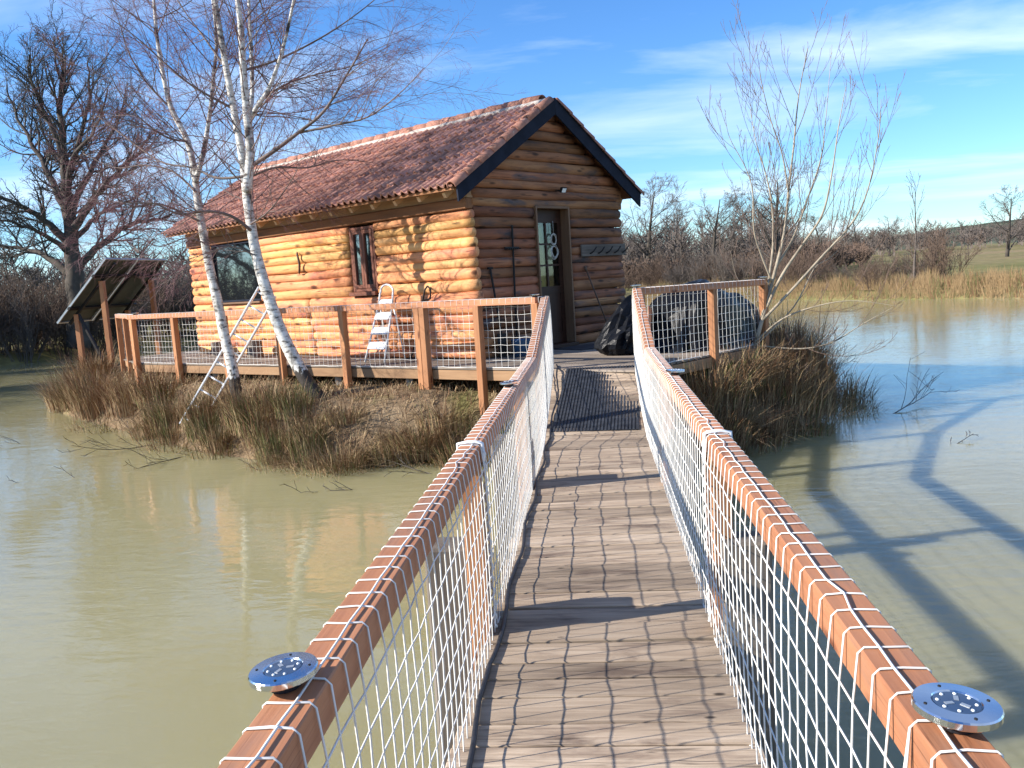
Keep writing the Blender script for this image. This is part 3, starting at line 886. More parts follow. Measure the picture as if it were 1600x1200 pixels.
# ------------------------------------------------------------------ log cabin
CM = Matrix(((G.x, S.x, 0, O.x), (G.y, S.y, 0, O.y), (0, 0, 1, 0), (0, 0, 0, 1)))     # local x = along the gable, y = along the side wall
SL = 0.62                          # roof slope
ZROOF = 3.075                      # roof deck height above the outer wall face
ZW = 2.96                          # top of the walls
ZR = ZROOF+SL*CW/2                 # ridge
cab = link('log_cabin', None, None, CM @ Matrix.Translation((0, 0, ZT)))
tag(cab, 'small log cabin with red clay tile roof standing on the terrace', 'cabin')
def C(a, b, z): return CM @ V(a, b, z)
def cbox(name, a0, a1, b0, b1, z0, z1, mat, parent, bev=0.0, axis=0):
    """box in cabin space with its grain along axis 0 (gable), 1 (side) or 2 (up)"""
    mb = MB()
    if axis == 0:
        mb.box(0, a1-a0, 0, b1-b0, 0, z1-z0, bev=bev); loc = Matrix.Translation((a0, b0, z0))
    elif axis == 1:
        mb.box(0, b1-b0, 0, a1-a0, 0, z1-z0, bev=bev)
        loc = Matrix.Translation((a1, b0, z0)) @ Matrix.Rotation(R(90), 4, 'Z')
    else:
        mb.box(0, z1-z0, 0, b1-b0, 0, a1-a0, bev=bev)
        loc = Matrix.Translation((a1, b0, z0)) @ Matrix.Rotation(R(-90), 4, 'Y')
    return mb.build(name, mat, parent, CM @ loc)
def log(p0, p1, r, mat, parent, seed, flat=None):
    """one peeled log with uneven girth, slight bow and knots, sawn ends"""
    rr = random.Random(seed)
    L = (p1-p0).length
    n = max(4, int(L/0.16)); ns = 12
    mb = MB(); pts, rad = [], []
    ph, am = rr.uniform(0, 6), rr.uniform(0.004, 0.016)
    tp = rr.uniform(-0.06, 0.06)
    for i in range(n+1):
        t = i/n
        pts.append(V(L*t, am*math.sin(ph+t*L*1.7)*0.6, am*math.sin(ph*1.7+t*L*1.3)))
        bul = 0.09*max(0, noise.noise(V(t*L*1.9+seed*3.3, seed*1.7, 0)))+0.05*noise.noise(V(t*L*5+seed, 0, seed*0.7))
        rad.append(r*(1+tp*(t-0.5)+bul))
    rad[0] *= 0.94; rad[-1] *= 0.94
    mb.tube(pts, rad, ns)
    for q in range(len(mb.v)):      # uneven cross-section
        x, y_, z = mb.v[q]
        kk = 1+0.12*noise.noise(V(x*2.6, y_*14+seed, z*14))
        mb.v[q] = (x, y_*kk*0.80, z*kk)
    return mb.build('log', mat, parent, axes(p0, p1) @ Matrix.Rotation(0.0, 4, 'X'), smooth=True)
def spans(lo, hi, holes):
    out = [(lo, hi)]
    for (h0, h1) in holes:
        nxt = []
        for (a, b) in out:
            if h1 <= a or h0 >= b: nxt.append((a, b)); continue
            if h0 > a: nxt.append((a, h0))
            if h1 < b: nxt.append((h1, b))
        out = nxt
    return [s for s in out if s[1]-s[0] > 0.05]
# openings: (lo, hi, z0, z1)
SIDE_OP = [(2.15, 2.86, 1.47, 2.60), (5.60, 7.28, 1.44, 2.60)]
GAB_OP = [(1.42, 2.24, 0.47, 2.66)]
TW = 0.15                                       # depth at which the inner lining starts
def lining(name, horiz, lo, hi, depth0, depth1, z0, z1, ops):
    """inner boarding with the openings left free"""
    mb = MB()
    xs = sorted({lo, hi, *[o[0] for o in ops], *[o[1] for o in ops]})
    for a, b in zip(xs, xs[1:]):
        m = (a+b)/2
        op = [o for o in ops if o[0] <= m <= o[1]]
        zz = [(z0, z1)] if not op else [(z0, op[0][2]), (op[0][3], z1)]
        for (c, d) in zz:
            if d-c < 0.02: continue
            if horiz == 'side': mb.box(depth0, depth1, a, b, c, d)
            else: mb.box(a, b, depth0, depth1, c, d)
    return mb.build(name, M['lining'], cab, CM)
wall_side = lining('wall', 'side', 0.2, CL-0.2, TW, TW+0.03, ZT+0.01, ZW, SIDE_OP)
wall_gab = lining('wall', 'gable', TW+0.031, CW-TW-0.031, TW, TW+0.03, ZT+0.01, ZW+0.1, GAB_OP)
wall_far = lining('wall', 'side', 0.2, CL-0.2, CW-TW-0.03, CW-TW, ZT+0.01, ZW, [])
wall_back = lining('wall', 'gable', TW+0.031, CW-TW-0.031, CL-TW-0.03, CL-TW, ZT+0.01, ZW+0.05, [])
cbox('floor', 0.16, CW-0.16, 0.16, CL-0.16, ZT+0.002, ZT+0.05, M['lining'], cab)
def rows(z0, z1, seed, lo=0.142, hi=0.160):
    rr = random.Random(seed); out = []; z = z0
    while z < z1-0.04:
        h = rr.uniform(lo, hi); out.append((z+h/2, h)); z += h
    return out
LS = random.Random(99)
seed = 1
for i, (z, h) in enumerate(rows(ZT+0.01, 2.60, 4, 0.118, 0.185)):          # sunlit side
    holes = [(o[0], o[1]) for o in SIDE_OP if o[2]-0.02 < z < o[3]]
    r = h*0.535
    for (a, b) in spans(-0.02+LS.uniform(-.03,.02), CL+LS.uniform(-.02,.03), holes):
        cuts = [a, b]
        if b-a > 4.5 and z < 1.5:
            c = 4.02+LS.uniform(-.08,.08); cuts = [a, c-0.006, c+0.006, b]
        for u, w in zip(cuts[::2], cuts[1::2]):
            seed += 1
            log(C(r*0.80, w, z), C(r*0.80, u, z), r, M['log_side'], wall_side, seed)
def roof_half(z): return (ZR-0.05-z)/SL                        # half width of the gable under the roof at height z
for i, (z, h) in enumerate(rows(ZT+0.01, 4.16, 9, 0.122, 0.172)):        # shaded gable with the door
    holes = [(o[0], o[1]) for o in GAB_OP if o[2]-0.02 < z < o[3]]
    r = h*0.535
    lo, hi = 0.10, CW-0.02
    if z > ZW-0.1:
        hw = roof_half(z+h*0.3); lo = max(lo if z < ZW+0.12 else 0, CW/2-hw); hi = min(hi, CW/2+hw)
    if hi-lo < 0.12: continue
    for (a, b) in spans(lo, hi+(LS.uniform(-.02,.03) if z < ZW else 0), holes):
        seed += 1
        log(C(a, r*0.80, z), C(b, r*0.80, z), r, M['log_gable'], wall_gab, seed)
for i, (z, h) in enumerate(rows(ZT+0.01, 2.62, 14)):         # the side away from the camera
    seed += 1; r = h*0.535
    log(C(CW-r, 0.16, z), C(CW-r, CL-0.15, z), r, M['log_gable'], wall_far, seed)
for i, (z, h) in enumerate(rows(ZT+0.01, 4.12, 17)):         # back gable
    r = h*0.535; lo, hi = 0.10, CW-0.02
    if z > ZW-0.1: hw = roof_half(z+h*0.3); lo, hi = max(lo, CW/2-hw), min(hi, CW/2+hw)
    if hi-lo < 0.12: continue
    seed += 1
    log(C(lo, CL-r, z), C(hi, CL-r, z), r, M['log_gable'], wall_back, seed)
# wall plate on the side wall
cbox('wall_plate', -0.035, 0.13, 0.02, CL-0.0, 2.595, 2.745, M['fascia'], cab, bev=0.012, axis=1)
cbox('eave_board', 0.005, 0.12, 0.02, CL-0.0, 2.748, 2.975, M['beam'], cab, bev=0.006, axis=1)
cbox('wall_plate', CW-0.13, CW+0.02, 0.02, CL-0.0, 2.63, 2.935, M['fascia'], cab, bev=0.012, axis=1)

# --- roof
OVE, OVG, OVB = 0.36, 0.13, 0.20
ROOF0 = -OVG; ROOF1 = CL+OVB
ct, stt = math.cos(math.atan(SL)), math.sin(math.atan(SL))
mb = MB()
zt = 0.035
for sgn in (0, 1):
    pts = []
    for (a, dz) in ((-OVE, 0), (CW/2, 0)):
        for b in (ROOF0+0.03, ROOF1-0.03):
            for d in (0.0, zt):
                z = ZROOF+a*SL
                aa = a if sgn == 0 else CW-a
                pts.append((aa, b, z+d-0.02))
    o = len(mb.v); mb.v += pts
    fs = [(0,2,3,1),(4,5,7,6),(0,1,5,4),(2,6,7,3),(1,3,7,5),(0,4,6,2)]
    for f in fs: mb.f.append(tuple(o+i for i in (f if sgn == 0 else reversed(f)))); mb.m.append(0)
roof = mb.build('roof', M['fascia'], cab, CM)
# interlocking clay tile: rolled left edge, shallow pan, central rib
TWD, TLN = 0.30, 0.345
def tile_mesh(w, ln, th=0.016):
    """pan tile with two rolls; thick lower edge"""
    mb = MB()
    prof = [(0,0.012),(0.05,0.036),(0.12,0.050),(0.19,0.036),(0.25,0.010),(0.34,0.0),(0.45,0.004),(0.53,0.030),(0.62,0.046),(0.70,0.030),(0.76,0.006),(0.86,0.0),(0.95,0.002),(1.0,0.012)]
    for (yy, lift) in ((0.0, 0.034), (ln*0.10, 0.030), (ln+0.05, 0.0)):
        for (u, z) in prof: mb.v.append((u*w*1.02, yy, z*(1.2 if yy == 0 else 1.0)+lift))
    k = len(prof)
    for s in range(2):
        for i in range(k-1): mb.quad(s*k+i, s*k+i+1, (s+1)*k+i+1, (s+1)*k+i)
    o = len(mb.v)
    for (u, z) in prof: mb.v.append((u*w*1.02, 0.004, z*1.2+0.034-th-0.012))
    for i in range(k-1): mb.quad(o+i, o+i+1, i+1, i)
    return mb.mesh('tile', M['tile'])
slope_len = (CW/2+OVE)/ct
NR = 8
TLN2 = (slope_len-0.06)/NR
tm = tile_mesh(TWD, TLN2)
NCOL = int((ROOF1-ROOF0)/TWD)
TWX = (ROOF1-ROOF0)/NCOL
def tile_matrix(side, col, row, jit=None):
    # tile x along the ridge, y up the slope
    s = row*TLN2
    a = -OVE-0.035+s*ct
    z = ZROOF+a*SL+0.018
    jr, jz = (jit.uniform(-.012,.012), jit.uniform(-.002,.004)) if jit else (0, 0)
    if side == 0:
        b = ROOF1-col*TWX
        X, Y = V(0,-1,0), V(ct,0,stt)
    else:
        a = CW-a
        b = ROOF0+col*TWX
        X, Y = V(0,1,0), V(-ct,0,stt)
    Z = X.cross(Y)
    p = V(a, b, z)+Z*(0.012+jz)
    Mx = Matrix(((X.x,Y.x,Z.x,p.x),(X.y,Y.y,Z.y,p.y),(X.z,Y.z,Z.z,p.z),(0,0,0,1)))
    return CM @ Mx @ Matrix.Rotation(jr, 4, 'Z') @ Matrix.Scale(TWX/TWD, 4, V(1,0,0))
jr = random.Random(5)
for col in range(NCOL):
    for row in range(NR):
        link('tile', tm, roof, tile_matrix(0, col, row, jr))
mbr = MB()
for col in range(NCOL):
    for row in range(NR):
        mm = tile_matrix(1, col, row, jr)
        o = len(mbr.v)
        for v in tm.vertices: mbr.v.append(tuple(mm @ v.co))
        for p in tm.polygons: mbr.f.append(tuple(o+i for i in p.vertices)); mbr.m.append(0)
tag(mbr.build('tile_field', M['tile'], roof), 'clay tiles of the roof slope turned away', kind='stuff')
# verge tiles along the gable edge
def half_tube(L, r0, r1, a0, a1, th=0.014, n=8):
    mb = MB()
    for (x, r) in ((0, r0), (L, r1)):
        for rr in (r, r-th):
            for i in range(n+1):
                an = a0+(a1-a0)*i/n
                mb.v.append((x, rr*math.cos(an), rr*math.sin(an)))
    k = n+1
    for i in range(n):
        mb.quad(i, i+1, 2*k+i+1, 2*k+i); mb.quad(k+i+1, k+i, 3*k+i, 3*k+i+1)
        mb.quad(i, k+i, k+i+1, i+1); mb.quad(2*k+i, 2*k+i+1, 3*k+i+1, 3*k+i)
    return mb
vm = half_tube(TLN2+0.05, 0.085, 0.070, R(-5), R(185)).mesh('verge_tile', M['ridge'], smooth=True)
for side in (0, 1):
    for row in range(NR):
        s = row*TLN2
        a = -OVE-0.05+s*ct; z = ZROOF+0.015+a*SL+0.03
        a2 = a+ct; z2 = z+stt
        if side: a, a2 = CW-a, CW-a2
        link('verge_tile', vm, roof, axes(C(a, ROOF0+0.015, z), C(a2, ROOF0+0.015, z2-0.025)))
rm = half_tube(0.40, 0.125, 0.110, R(-12), R(192), n=10).mesh('ridge_tile', M['ridge'], smooth=True)
nrd = int((ROOF1-ROOF0)/0.36)
for i in range(nrd+1):
    b = ROOF1+0.02-i*0.36
    z = ZR+0.03
    if b-0.36 < ROOF0-0.10: break
    link('ridge_tile', rm, roof, axes(C(CW/2, b, z+jr.uniform(-.004,.004)), C(CW/2, b-1, z-0.012)) @ Matrix.Rotation(jr.uniform(-.06,.06), 4, 'X'))
mb = MB()      # mortar bedding under the ridge tiles
for sgn in (-1, 1):
    mb2pts = []
    n = 60
    for i in range(n+1):
        b = ROOF0+0.02+(ROOF1-ROOF0-0.04)*i/n
        mb2pts.append(V(CW/2+sgn*(0.115+0.012*noise.noise(V(b*3, sgn, 0))), b, ZR-0.012+0.012*noise.noise(V(b*5, 0, sgn))))
    mb.tube(mb2pts, [0.05+0.012*noise.noise(V(i*0.9, sgn*4, 1)) for i in range(n+1)], 6)
mb.build('ridge_mortar', M['mortar'], roof, CM, smooth=True)
# mortar dabs on the verge
for side in (0,):
    for row in range(1, NR):
        s = row*TLN2; a = -OVE-0.02+s*ct; z = ZROOF+0.07+a*SL
        mb = MB()
        mb.tube([V(-0.05,0,0), V(0,0.006,0.012), V(0.05,0,0)], [0.018, 0.028, 0.016], 6)
        mb.build('mortar_dab', M['mortar'], roof, CM @ Matrix.Translation((a, ROOF0+0.10, z)) @ Matrix.Rotation(R(90+row*13), 4, 'Z'), smooth=True)
# barge boards
for side in (0, 1):
    def P(a, z, b): return C(a if side == 0 else CW-a, b, z)
    mb = MB()
    a0, a1 = -OVE+0.01, CW/2
    bh = 0.245
    bb = ROOF0-0.002 if side == 0 else ROOF0-0.0045
    pts = []
    for b in (bb, bb-0.028):
        for (a, dz) in ((a0, 0.085), (a1, 0.085), (a1, 0.085-bh), (a0+0.02, 0.085-bh)):
            aa = a if side == 0 else CW-a
            pts.append((aa, b, ZROOF-0.04+a*SL+dz))
    mb.v = pts
    mb.f = [(3,2,1,0),(4,5,6,7),(0,1,5,4),(1,2,6,5),(2,3,7,6),(3,0,4,7)]
    if side == 1: mb.f = [tuple(reversed(f)) for f in mb.f]
    mb.f = [tuple(reversed(f)) for f in mb.f]
    mb.m = [0]*6
    tag(mb.build('barge_board', M['barge'], cab, CM), 'dark slate blue barge board under the gable roof edge')
# rafter ends and eave board
k = 0
b = 0.20
while b < CL:
    for side in (0, 1):
        p0, p1 = V(-OVE+0.10, b, 0), V(0.35, b, 0)
        z0 = ZROOF-0.125+p0.x*SL; z1 = ZROOF-0.125+p1.x*SL
        A = C(p0.x if side == 0 else CW-p0.x, b, z0+0.0); B = C(p1.x if side == 0 else CW-p1.x, b, z1)
        board('rafter', A, B, 0.06, 0.085, M['rafter'], cab)
    b += 0.535

# --- door in the gable
D0, D1, DZ0, DZ1 = 1.42, 2.24, 0.505, 2.655
fr = cbox('door_frame', D0, D0+0.034, -0.02, 0.20, DZ0, DZ1, M['frame_pale'], cab, bev=0.004, axis=2)
cbox('jamb', D1-0.034, D1, -0.02, 0.20, DZ0, DZ1, M['frame_pale'], fr, bev=0.004, axis=2)
cbox('lintel', D0+0.035, D1-0.035, -0.018, 0.20, DZ1-0.036, DZ1, M['frame_pale'], fr, bev=0.004)
cbox('threshold', D0-0.02, D1+0.02, -0.06, 0.24, ZT+0.003, DZ0-0.002, M['doorwood'], fr, bev=0.004)
dl0, dl1, db0, db1 = D0+0.038, D1-0.038, 0.150, 0.195
dz0, dz1 = DZ0+0.006, DZ1-0.04
mb = MB()
mz = 1.42                                  # bottom of the glazing
tz = dz1-0.20                              # top of the glazing
st_ = 0.085
mb.box(dl0, dl0+st_, db0, db1, dz0, dz1); mb.box(dl1-st_, dl1, db0, db1, dz0, dz1)
mb.box(dl0+st_, dl1-st_, db0+.002, db1-.002, tz, dz1); mb.box(dl0+st_, dl1-st_, db0+.002, db1-.002, mz-0.12, mz)
mb.box(dl0+st_, dl1-st_, db0+.002, db1-.002, dz0, dz0+0.16)
leaf = mb.build('door', M['doorwood'], cab, CM)
cbox('panel', dl0+st_, dl1-st_, db0+0.012, db1-0.012, dz0+0.16, mz-0.12, M['doorwood'], leaf, axis=2)
gc = (dl0+dl1)/2; gw = dl1-dl0-2*st_
cbox('muntin', gc-0.016, gc+0.016, db0+.004, db1-.004, mz, tz, M['doorwood'], leaf, axis=2)
ph = (tz-mz)/3
for q in (1, 2):
    for (u, w) in ((dl0+st_, gc-0.016), (gc+0.016, dl1-st_)):
        cbox('muntin', u, w, db0+.005, db1-.005, mz+q*ph-0.014, mz+q*ph+0.014, M['doorwood'], leaf)
for q in range(3):
    for (u, w) in ((dl0+st_, gc-0.016), (gc+0.016, dl1-st_)):
        cbox('pane', u+.001, w-.001, 0.170, 0.174, mz+q*ph+(0.014 if q else 0)+.001, mz+(q+1)*ph-(0.014 if q < 2 else 0)-.001, M['pane'], leaf)
mb = MB(); mb.tube([V(0,0,0), V(0,-0.05,0), V(0.10,-0.052,0)], 0.009, 8)
mb.build('handle', M['iron'], leaf, CM @ Matrix.Translation((dl0+0.04, db0, 1.50)), smooth=True)
# curtain behind the glass
mb = MB()
n = 40
for i in range(n+1):
    u = dl0+0.06+(gc+0.10-dl0-0.06)*i/n
    bq = 0.225+0.010*math.sin(i*1.1)
    mb.v += [(u, bq, mz-0.02), (u, bq, tz+0.02)]
for i in range(n): mb.quad(2*i, 2*i+2, 2*i+3, 2*i+1)
tag(mb.build('curtain', M['curtain'], None, CM), 'olive curtain hanging behind the panes of the cabin door', 'curtain')
# wicker ornament of twisted rings hanging on the door
mb = MB(); wr = random.Random(8)
for (zc, rr_) in ((2.16, 0.085), (1.95, 0.10)):
    for k in range(7):
        pts = []
        tl, ph_ = wr.uniform(-.5,.5), wr.uniform(0,6)
        sx, sz = wr.uniform(0.6,1.0), wr.uniform(0.8,1.1)
        for i in range(19):
            a = 2*math.pi*i/18
            pts.append(V(rr_*sx*math.cos(a)+tl*0.02, 0.010*math.sin(a*2+ph_), zc+rr_*sz*math.sin(a)+0.02*tl))
        mb.tube(pts, 0.003, 5)
mb.tube([V(0,0,2.24), V(0,0,2.44)], 0.003, 4)
tag(mb.build('wicker_ornament', M['wicker'], None, CM @ Matrix.Translation((gc+0.15, db0-0.025, 0)), smooth=True), 'pale twisted wicker rings hanging on the glazed cabin door', 'ornament')

# --- windows in the side wall
def window(lo, hi, z0, z1, parts, frame_mat, fw, name_sill, depth=0.045):
    w = cbox('window', -0.005+depth, 0.075+depth, lo, lo+fw, z0, z1, frame_mat, cab, bev=0.004, axis=2)
    cbox('frame', -0.005+depth, 0.075+depth, hi-fw, hi, z0, z1, frame_mat, w, bev=0.004, axis=2)
    cbox('frame', -0.005+depth, 0.075+depth, lo+fw, hi-fw, z1-fw, z1, frame_mat, w, bev=0.004, axis=1)
    cbox('frame', -0.005+depth, 0.075+depth, lo+fw, hi-fw, z0, z0+fw, frame_mat, w, bev=0.004, axis=1)
    return w
w = window(2.19, 2.83, 1.52, 2.555, 2, M['joinery'], 0.05, True)
cm_ = (2.19+2.83)/2
cbox('sill', -0.045, 0.12, 2.17, 2.85, 1.455, 1.517, M['joinery'], w, bev=0.005, axis=1)
for (u, v_) in ((2.243, cm_-0.002), (cm_+0.002, 2.777)):       # casements
    cw_ = 0.058
    for (p, q, s0, s1, ax) in ((u, u+cw_, 1.573, 2.502, 2), (v_-cw_, v_, 1.573, 2.502, 2), (u+cw_, v_-cw_, 2.502-cw_, 2.502, 1), (u+cw_, v_-cw_, 1.573, 1.573+cw_, 1)):
        cbox('casement', 0.030, 0.085, p, q, s0, s1, M['joinery'], w, bev=0.004, axis=ax)
    cbox('pane', 0.062, 0.066, u+cw_-.002, v_-cw_+.002, 1.573+cw_-.002, 2.502-cw_+.002, M['glass'], w)
w = window(5.60, 7.28, 1.465, 2.585, 1, M['barge'], 0.035, True, 0.02)
cbox('pane', 0.062, 0.068, 5.634, 7.246, 1.50, 2.551, M['glass'], w)
cbox('sill', -0.05, 0.12, 5.58, 7.30, 1.425, 1.460, M['frame_pale'], w, bev=0.005, axis=1)

# --- things on and by the walls
fl = link('floodlight', None, None, CM @ Matrix.Translation((1.98, 0, 2.90)))
tag(fl, 'small black floodlight above the cabin door', 'lamp')
cbox('bracket', 1.96, 1.99, -0.10, 0.02, 2.885, 2.905, M['iron'], fl)
mb = MB(); mb.box(-0.055, 0.055, -0.02, 0.02, -0.04, 0.04)
Mf = CM @ Matrix.Translation((1.98, -0.12, 2.895)) @ Matrix.Rotation(R(25), 4, 'X')
mb.build('housing', M['iron'], fl, Mf)
mb = MB(); mb.box(-0.045, 0.045, -0.024, -0.0202, -0.032, 0.032); mb.build('front_glass', M['led'], fl, Mf)
hb = cbox('hook_board', 2.47, 3.69, -0.045, -0.018, 1.86, 2.05, M['pile'], None, bev=0.004)
tag(hb, 'dark wooden board with five hooks on the wall beside the door', 'hook board')
for q in range(5):
    mb = MB()
    mb.tube([V(0,0,-0.05), V(0,-0.02,-0.055), V(0.03,-0.06,-0.02), V(0.075,-0.085,0.045)], 0.011, 6)
    mb.build('hook', M['iron'], hb, CM @ Matrix.Translation((2.68+q*0.225, -0.045, 1.96)), smooth=True)
# hanging rake, spade and a stick
rk = link('rake', None, None, CM @ Matrix.Translation((0.84, -0.05, 0.9)))
tag(rk, 'long handled rake hanging on the shaded gable wall', 'rake')
mb = MB(); mb.tube([V(0.85,-0.03,2.36), V(0.80,-0.03,0.62)], 0.017, 6); mb.build('handle', M['iron'], rk, CM)
mb = MB(); mb.box(0.66, 0.96, -0.045, -0.02, 2.005, 2.045)
for q in range(7): mb.box(0.67+q*0.045, 0.685+q*0.045, -0.09, -0.04, 2.01, 2.025)
mb.build('head', M['iron'], rk, CM)
sp = link('spade', None, None, CM @ Matrix.Translation((0.36, -0.05, 0.5)))
tag(sp, 'dark spade leaning on the gable wall near the cabin corner', 'spade')
mb = MB(); mb.tube([V(0.34,-0.02,1.74), V(0.40,-0.10,0.80)], 0.018, 6); mb.tube([V(0.29,-0.02,1.75), V(0.39,-0.02,1.75)], 0.016, 6); mb.build('handle', M['iron'], sp, CM)
mb = MB(); mb.box(-0.09, 0.09, -0.006, 0.006, -0.34, 0.0); mb.build('blade', M['iron'], sp, CM @ Matrix.Translation((0.40,-0.10,0.80)) @ Matrix.Rotation(R(-4), 4, 'X'))
mb = MB(); mb.tube([C(2.57,-0.03,1.66), C(2.98,-0.22,ZT+0.0)], [0.014, 0.011], 6)
mb.tube([C(2.55,-0.03,1.70), C(2.575,-0.03,1.62)], 0.024, 6)
tag(mb.build('walking_stick', M['rust'], smooth=True), 'thin stick leaning on the wall between door and bin bag', 'stick')
bw = CM @ Matrix.Translation((0.62, -0.28, ZT))
bk = link('bucket', None, None, bw); tag(bk, 'blue plastic bucket on the terrace at the shaded gable wall', 'bucket')
mb = MB(); mb.lathe([(0.0,0.002),(0.11,0.002),(0.15,0.24),(0.156,0.245),(0.144,0.245),(0.105,0.02),(0.0,0.02)], 24); mb.build('body', M['blue'], bk, bw, smooth=True)
mb = MB(); mb.tube([V(0.15*math.cos(a*math.pi/10), -0.02-0.07*math.sin(a*math.pi/10), 0.22+0.07*math.sin(a*math.pi/10)) for a in range(11)], 0.004, 5); mb.build('handle', M['white'], bk, bw)
mb = MB(); mb.box(-0.42, 0.42, -0.30, 0.30, 0.0, 0.012, bev=0.003)
tag(mb.build('door_mat', M['rubber'], mw=CM @ Matrix.Translation((1.9, -0.48, ZT+0.001)) @ Matrix.Rotation(R(-5), 4, 'Z')), 'dark flat doormat before the cabin door', 'mat')
# saw hanging on the sunlit wall
sw = link('hand_saw', None, None, CM @ Matrix.Translation((0, 1.0, 1.3))); tag(sw, 'dark bow saw leaning on the log wall beside the stepladder', 'saw')
mb = MB(); mb.tube([V(-0.04,0.93,1.55), V(-0.05,0.98,1.50), V(-0.06,1.05,1.30), V(-0.10,1.18,0.80), V(-0.18,1.28,0.46)], 0.013, 6); mb.build('frame', M['iron'], sw, CM, smooth=True)
mb = MB(); mb.tube([V(-0.04,0.93,1.55), V(-0.045,0.86,1.50), V(-0.05,0.88,1.36), V(-0.06,1.02,1.34)], 0.013, 6); mb.build('handle', M['iron'], sw, CM, smooth=True)
mb = MB(); mb.tube([V(-0.02,4.26,2.26), V(-0.05,4.22,2.22), V(-0.055,4.17,2.06), V(-0.045,4.21,1.92), V(-0.02,4.25,1.90)], [0.016,0.02,0.022,0.02,0.014], 7)
tag(mb.build('branch_handle', M['rust'], mw=CM, smooth=True), 'curved branch fixed as a handle on the sunlit log wall', 'handle')
# stumps
for (b, a, r, h, lab) in ((5.45, -0.32, 0.14, 0.30, 'dark cut stump on the terrace below the large window'), (6.9, -0.28, 0.11, 0.26, 'smaller dark stump by the far end of the log wall')):
    mb = MB(); mb.lathe([(0,0),(r*1.08,0),(r,h*0.5),(r*1.02,h),(r*0.98,h+0.004),(0,h+0.004)], 18)
    tag(mb.build('stump', M['pile'], mw=CM @ Matrix.Translation((a, b, ZT+0.001)), smooth=False), lab, 'stump', 'stumps on the terrace')

# --- aluminium stepladder against the wall
SLM = CM @ Matrix.Translation((-0.42, 1.72, ZT)) @ Matrix.Rotation(R(-90), 4, 'Z')     # local x along wall towards the near corner, y towards the wall
sl = link('stepladder', None, None, SLM); tag(sl, 'folding aluminium stepladder with flat treads against the sunlit log wall', 'stepladder')
def lp(pts, r, name, mat=M['alu_dull'], n=8):
    mb = MB(); mb.tube([V(*p) for p in pts], r, n); return mb.build(name, mat, sl, SLM, smooth=True)
H_ = 1.16
hoop = []
for sx in (-1, 1):
    lp([(sx*0.235, -0.10, 0.0), (sx*0.165, 0.20, 0.86)], 0.016, 'side_rail')
    lp([(sx*0.20, 0.34, 0.0), (sx*0.155, 0.22, 0.86)], 0.013, 'rear_leg')
pts = [(-0.165,0.20,0.86),(-0.155,0.235,1.02)]
for i in range(9):
    a = math.pi-math.pi*i/8
    pts.append((0.15*math.cos(a), 0.25, 1.06+0.10*math.sin(a)))
pts += [(0.155,0.235,1.02),(0.165,0.20,0.86)]
lp(pts, 0.016, 'hoop')
for k, z in enumerate((0.24, 0.46, 0.68, 0.87)):
    t_ = z/0.86; yy = -0.10+0.30*t_; hw = 0.235-0.07*t_
    mb = MB(); mb.box(-hw+0.01, hw-0.01, -0.012, 0.012, -0.06, 0.075, bev=0.004)
    mb.build('tread', M['alu_dull'], sl, SLM @ Matrix.Translation((0, yy-0.01, z)) @ Matrix.Rotation(R(-38), 4, 'X'))

# ------------------------------------------------------------------ aluminium ladder on the bank
LA0, LA1 = V(-6.36, 12.70, -0.42), V(-5.03, 13.10, 1.62)
up_ = (LA1-LA0).normalized()
wd_ = V(0.97, 0.05, 0).normalized()
wd_ = (wd_ - up_*wd_.dot(up_)).normalized()
LM = Matrix.Identity(4)
ld = empty('ladder', LA0, 'aluminium rung ladder leaning from the bank against the terrace railing', 'ladder')
for sx in (-1, 1):
    board('side_rail', LA0+wd_*(0.15*sx), LA1+wd_*(0.15*sx), 0.025, 0.058, M['alu_dull'], ld, up=up_.cross(wd_))
Ll = (LA1-LA0).length
nrg = 10
for i in range(nrg):
    c = LA0+up_*(0.12+i*(Ll-0.20)/(nrg-1))
    mb = MB(); mb.tube([c-wd_*0.14, c+wd_*0.14], 0.015, 8); mb.build('rung', M['alu_dull'], ld, smooth=True)

# ------------------------------------------------------------------ solar panel behind the terrace
def bt(px, py, t):       # point of the measured panel corners, from bearings taken once
    q = V((px-800)/FPX, (600-py)/FPX, 1)
    return V(0,0,EYE)+(_r2*q.x+_u2*q.y+_f*q.z)*t
TL_, TR_ = bt(163,403,18.0), bt(259,405,20.3)
TR_.z = TL_.z
BL_ = bt(82,505,18.25)
ex = (TR_-TL_).normalized(); wpan = (TR_-TL_).length
ey = (BL_-TL_); ey = ey-ex*ey.dot(ex); hpan = ey.length; ey.normalize()
ez = ex.cross(ey)
if ez.z < 0: ez = -ez
PM = Matrix(((ex.x,ey.x,ez.x,TL_.x),(ex.y,ey.y,ez.y,TL_.y),(ex.z,ey.z,ez.z,TL_.z),(0,0,0,1)))
sp_ = link('solar_panel', None, None, Matrix.Translation((TL_.x, TL_.y, -0.3)))
tag(sp_, 'tilted solar panel array on timber posts at the far end of the terrace', 'solar panel')
npn = 2
for q in range(npn):
    u0, u1 = wpan*q/npn+0.01, wpan*(q+1)/npn-0.01
    mb = MB(); mb.box(u0, u1, 0, hpan, -0.004, 0.0); pn = mb.build('module', M['panel_back'], sp_, PM)
    mb = MB(); mb.box(u0+.02, u1-.02, 0.02, hpan-.02, 0.001, 0.004); mb.build('cells', M['panel_cell'], pn, PM)
    mb = MB()
    for (a, b, c, d) in ((u0,u1,0,0.03),(u0,u1,hpan-0.03,hpan),(u0,u0+0.03,0.03,hpan-0.03),(u1-0.03,u1,0.03,hpan-0.03)):
        mb.box(a, b, c, d, -0.035, 0.006)
    mb.build('frame', M['panel_frame'], pn, PM)
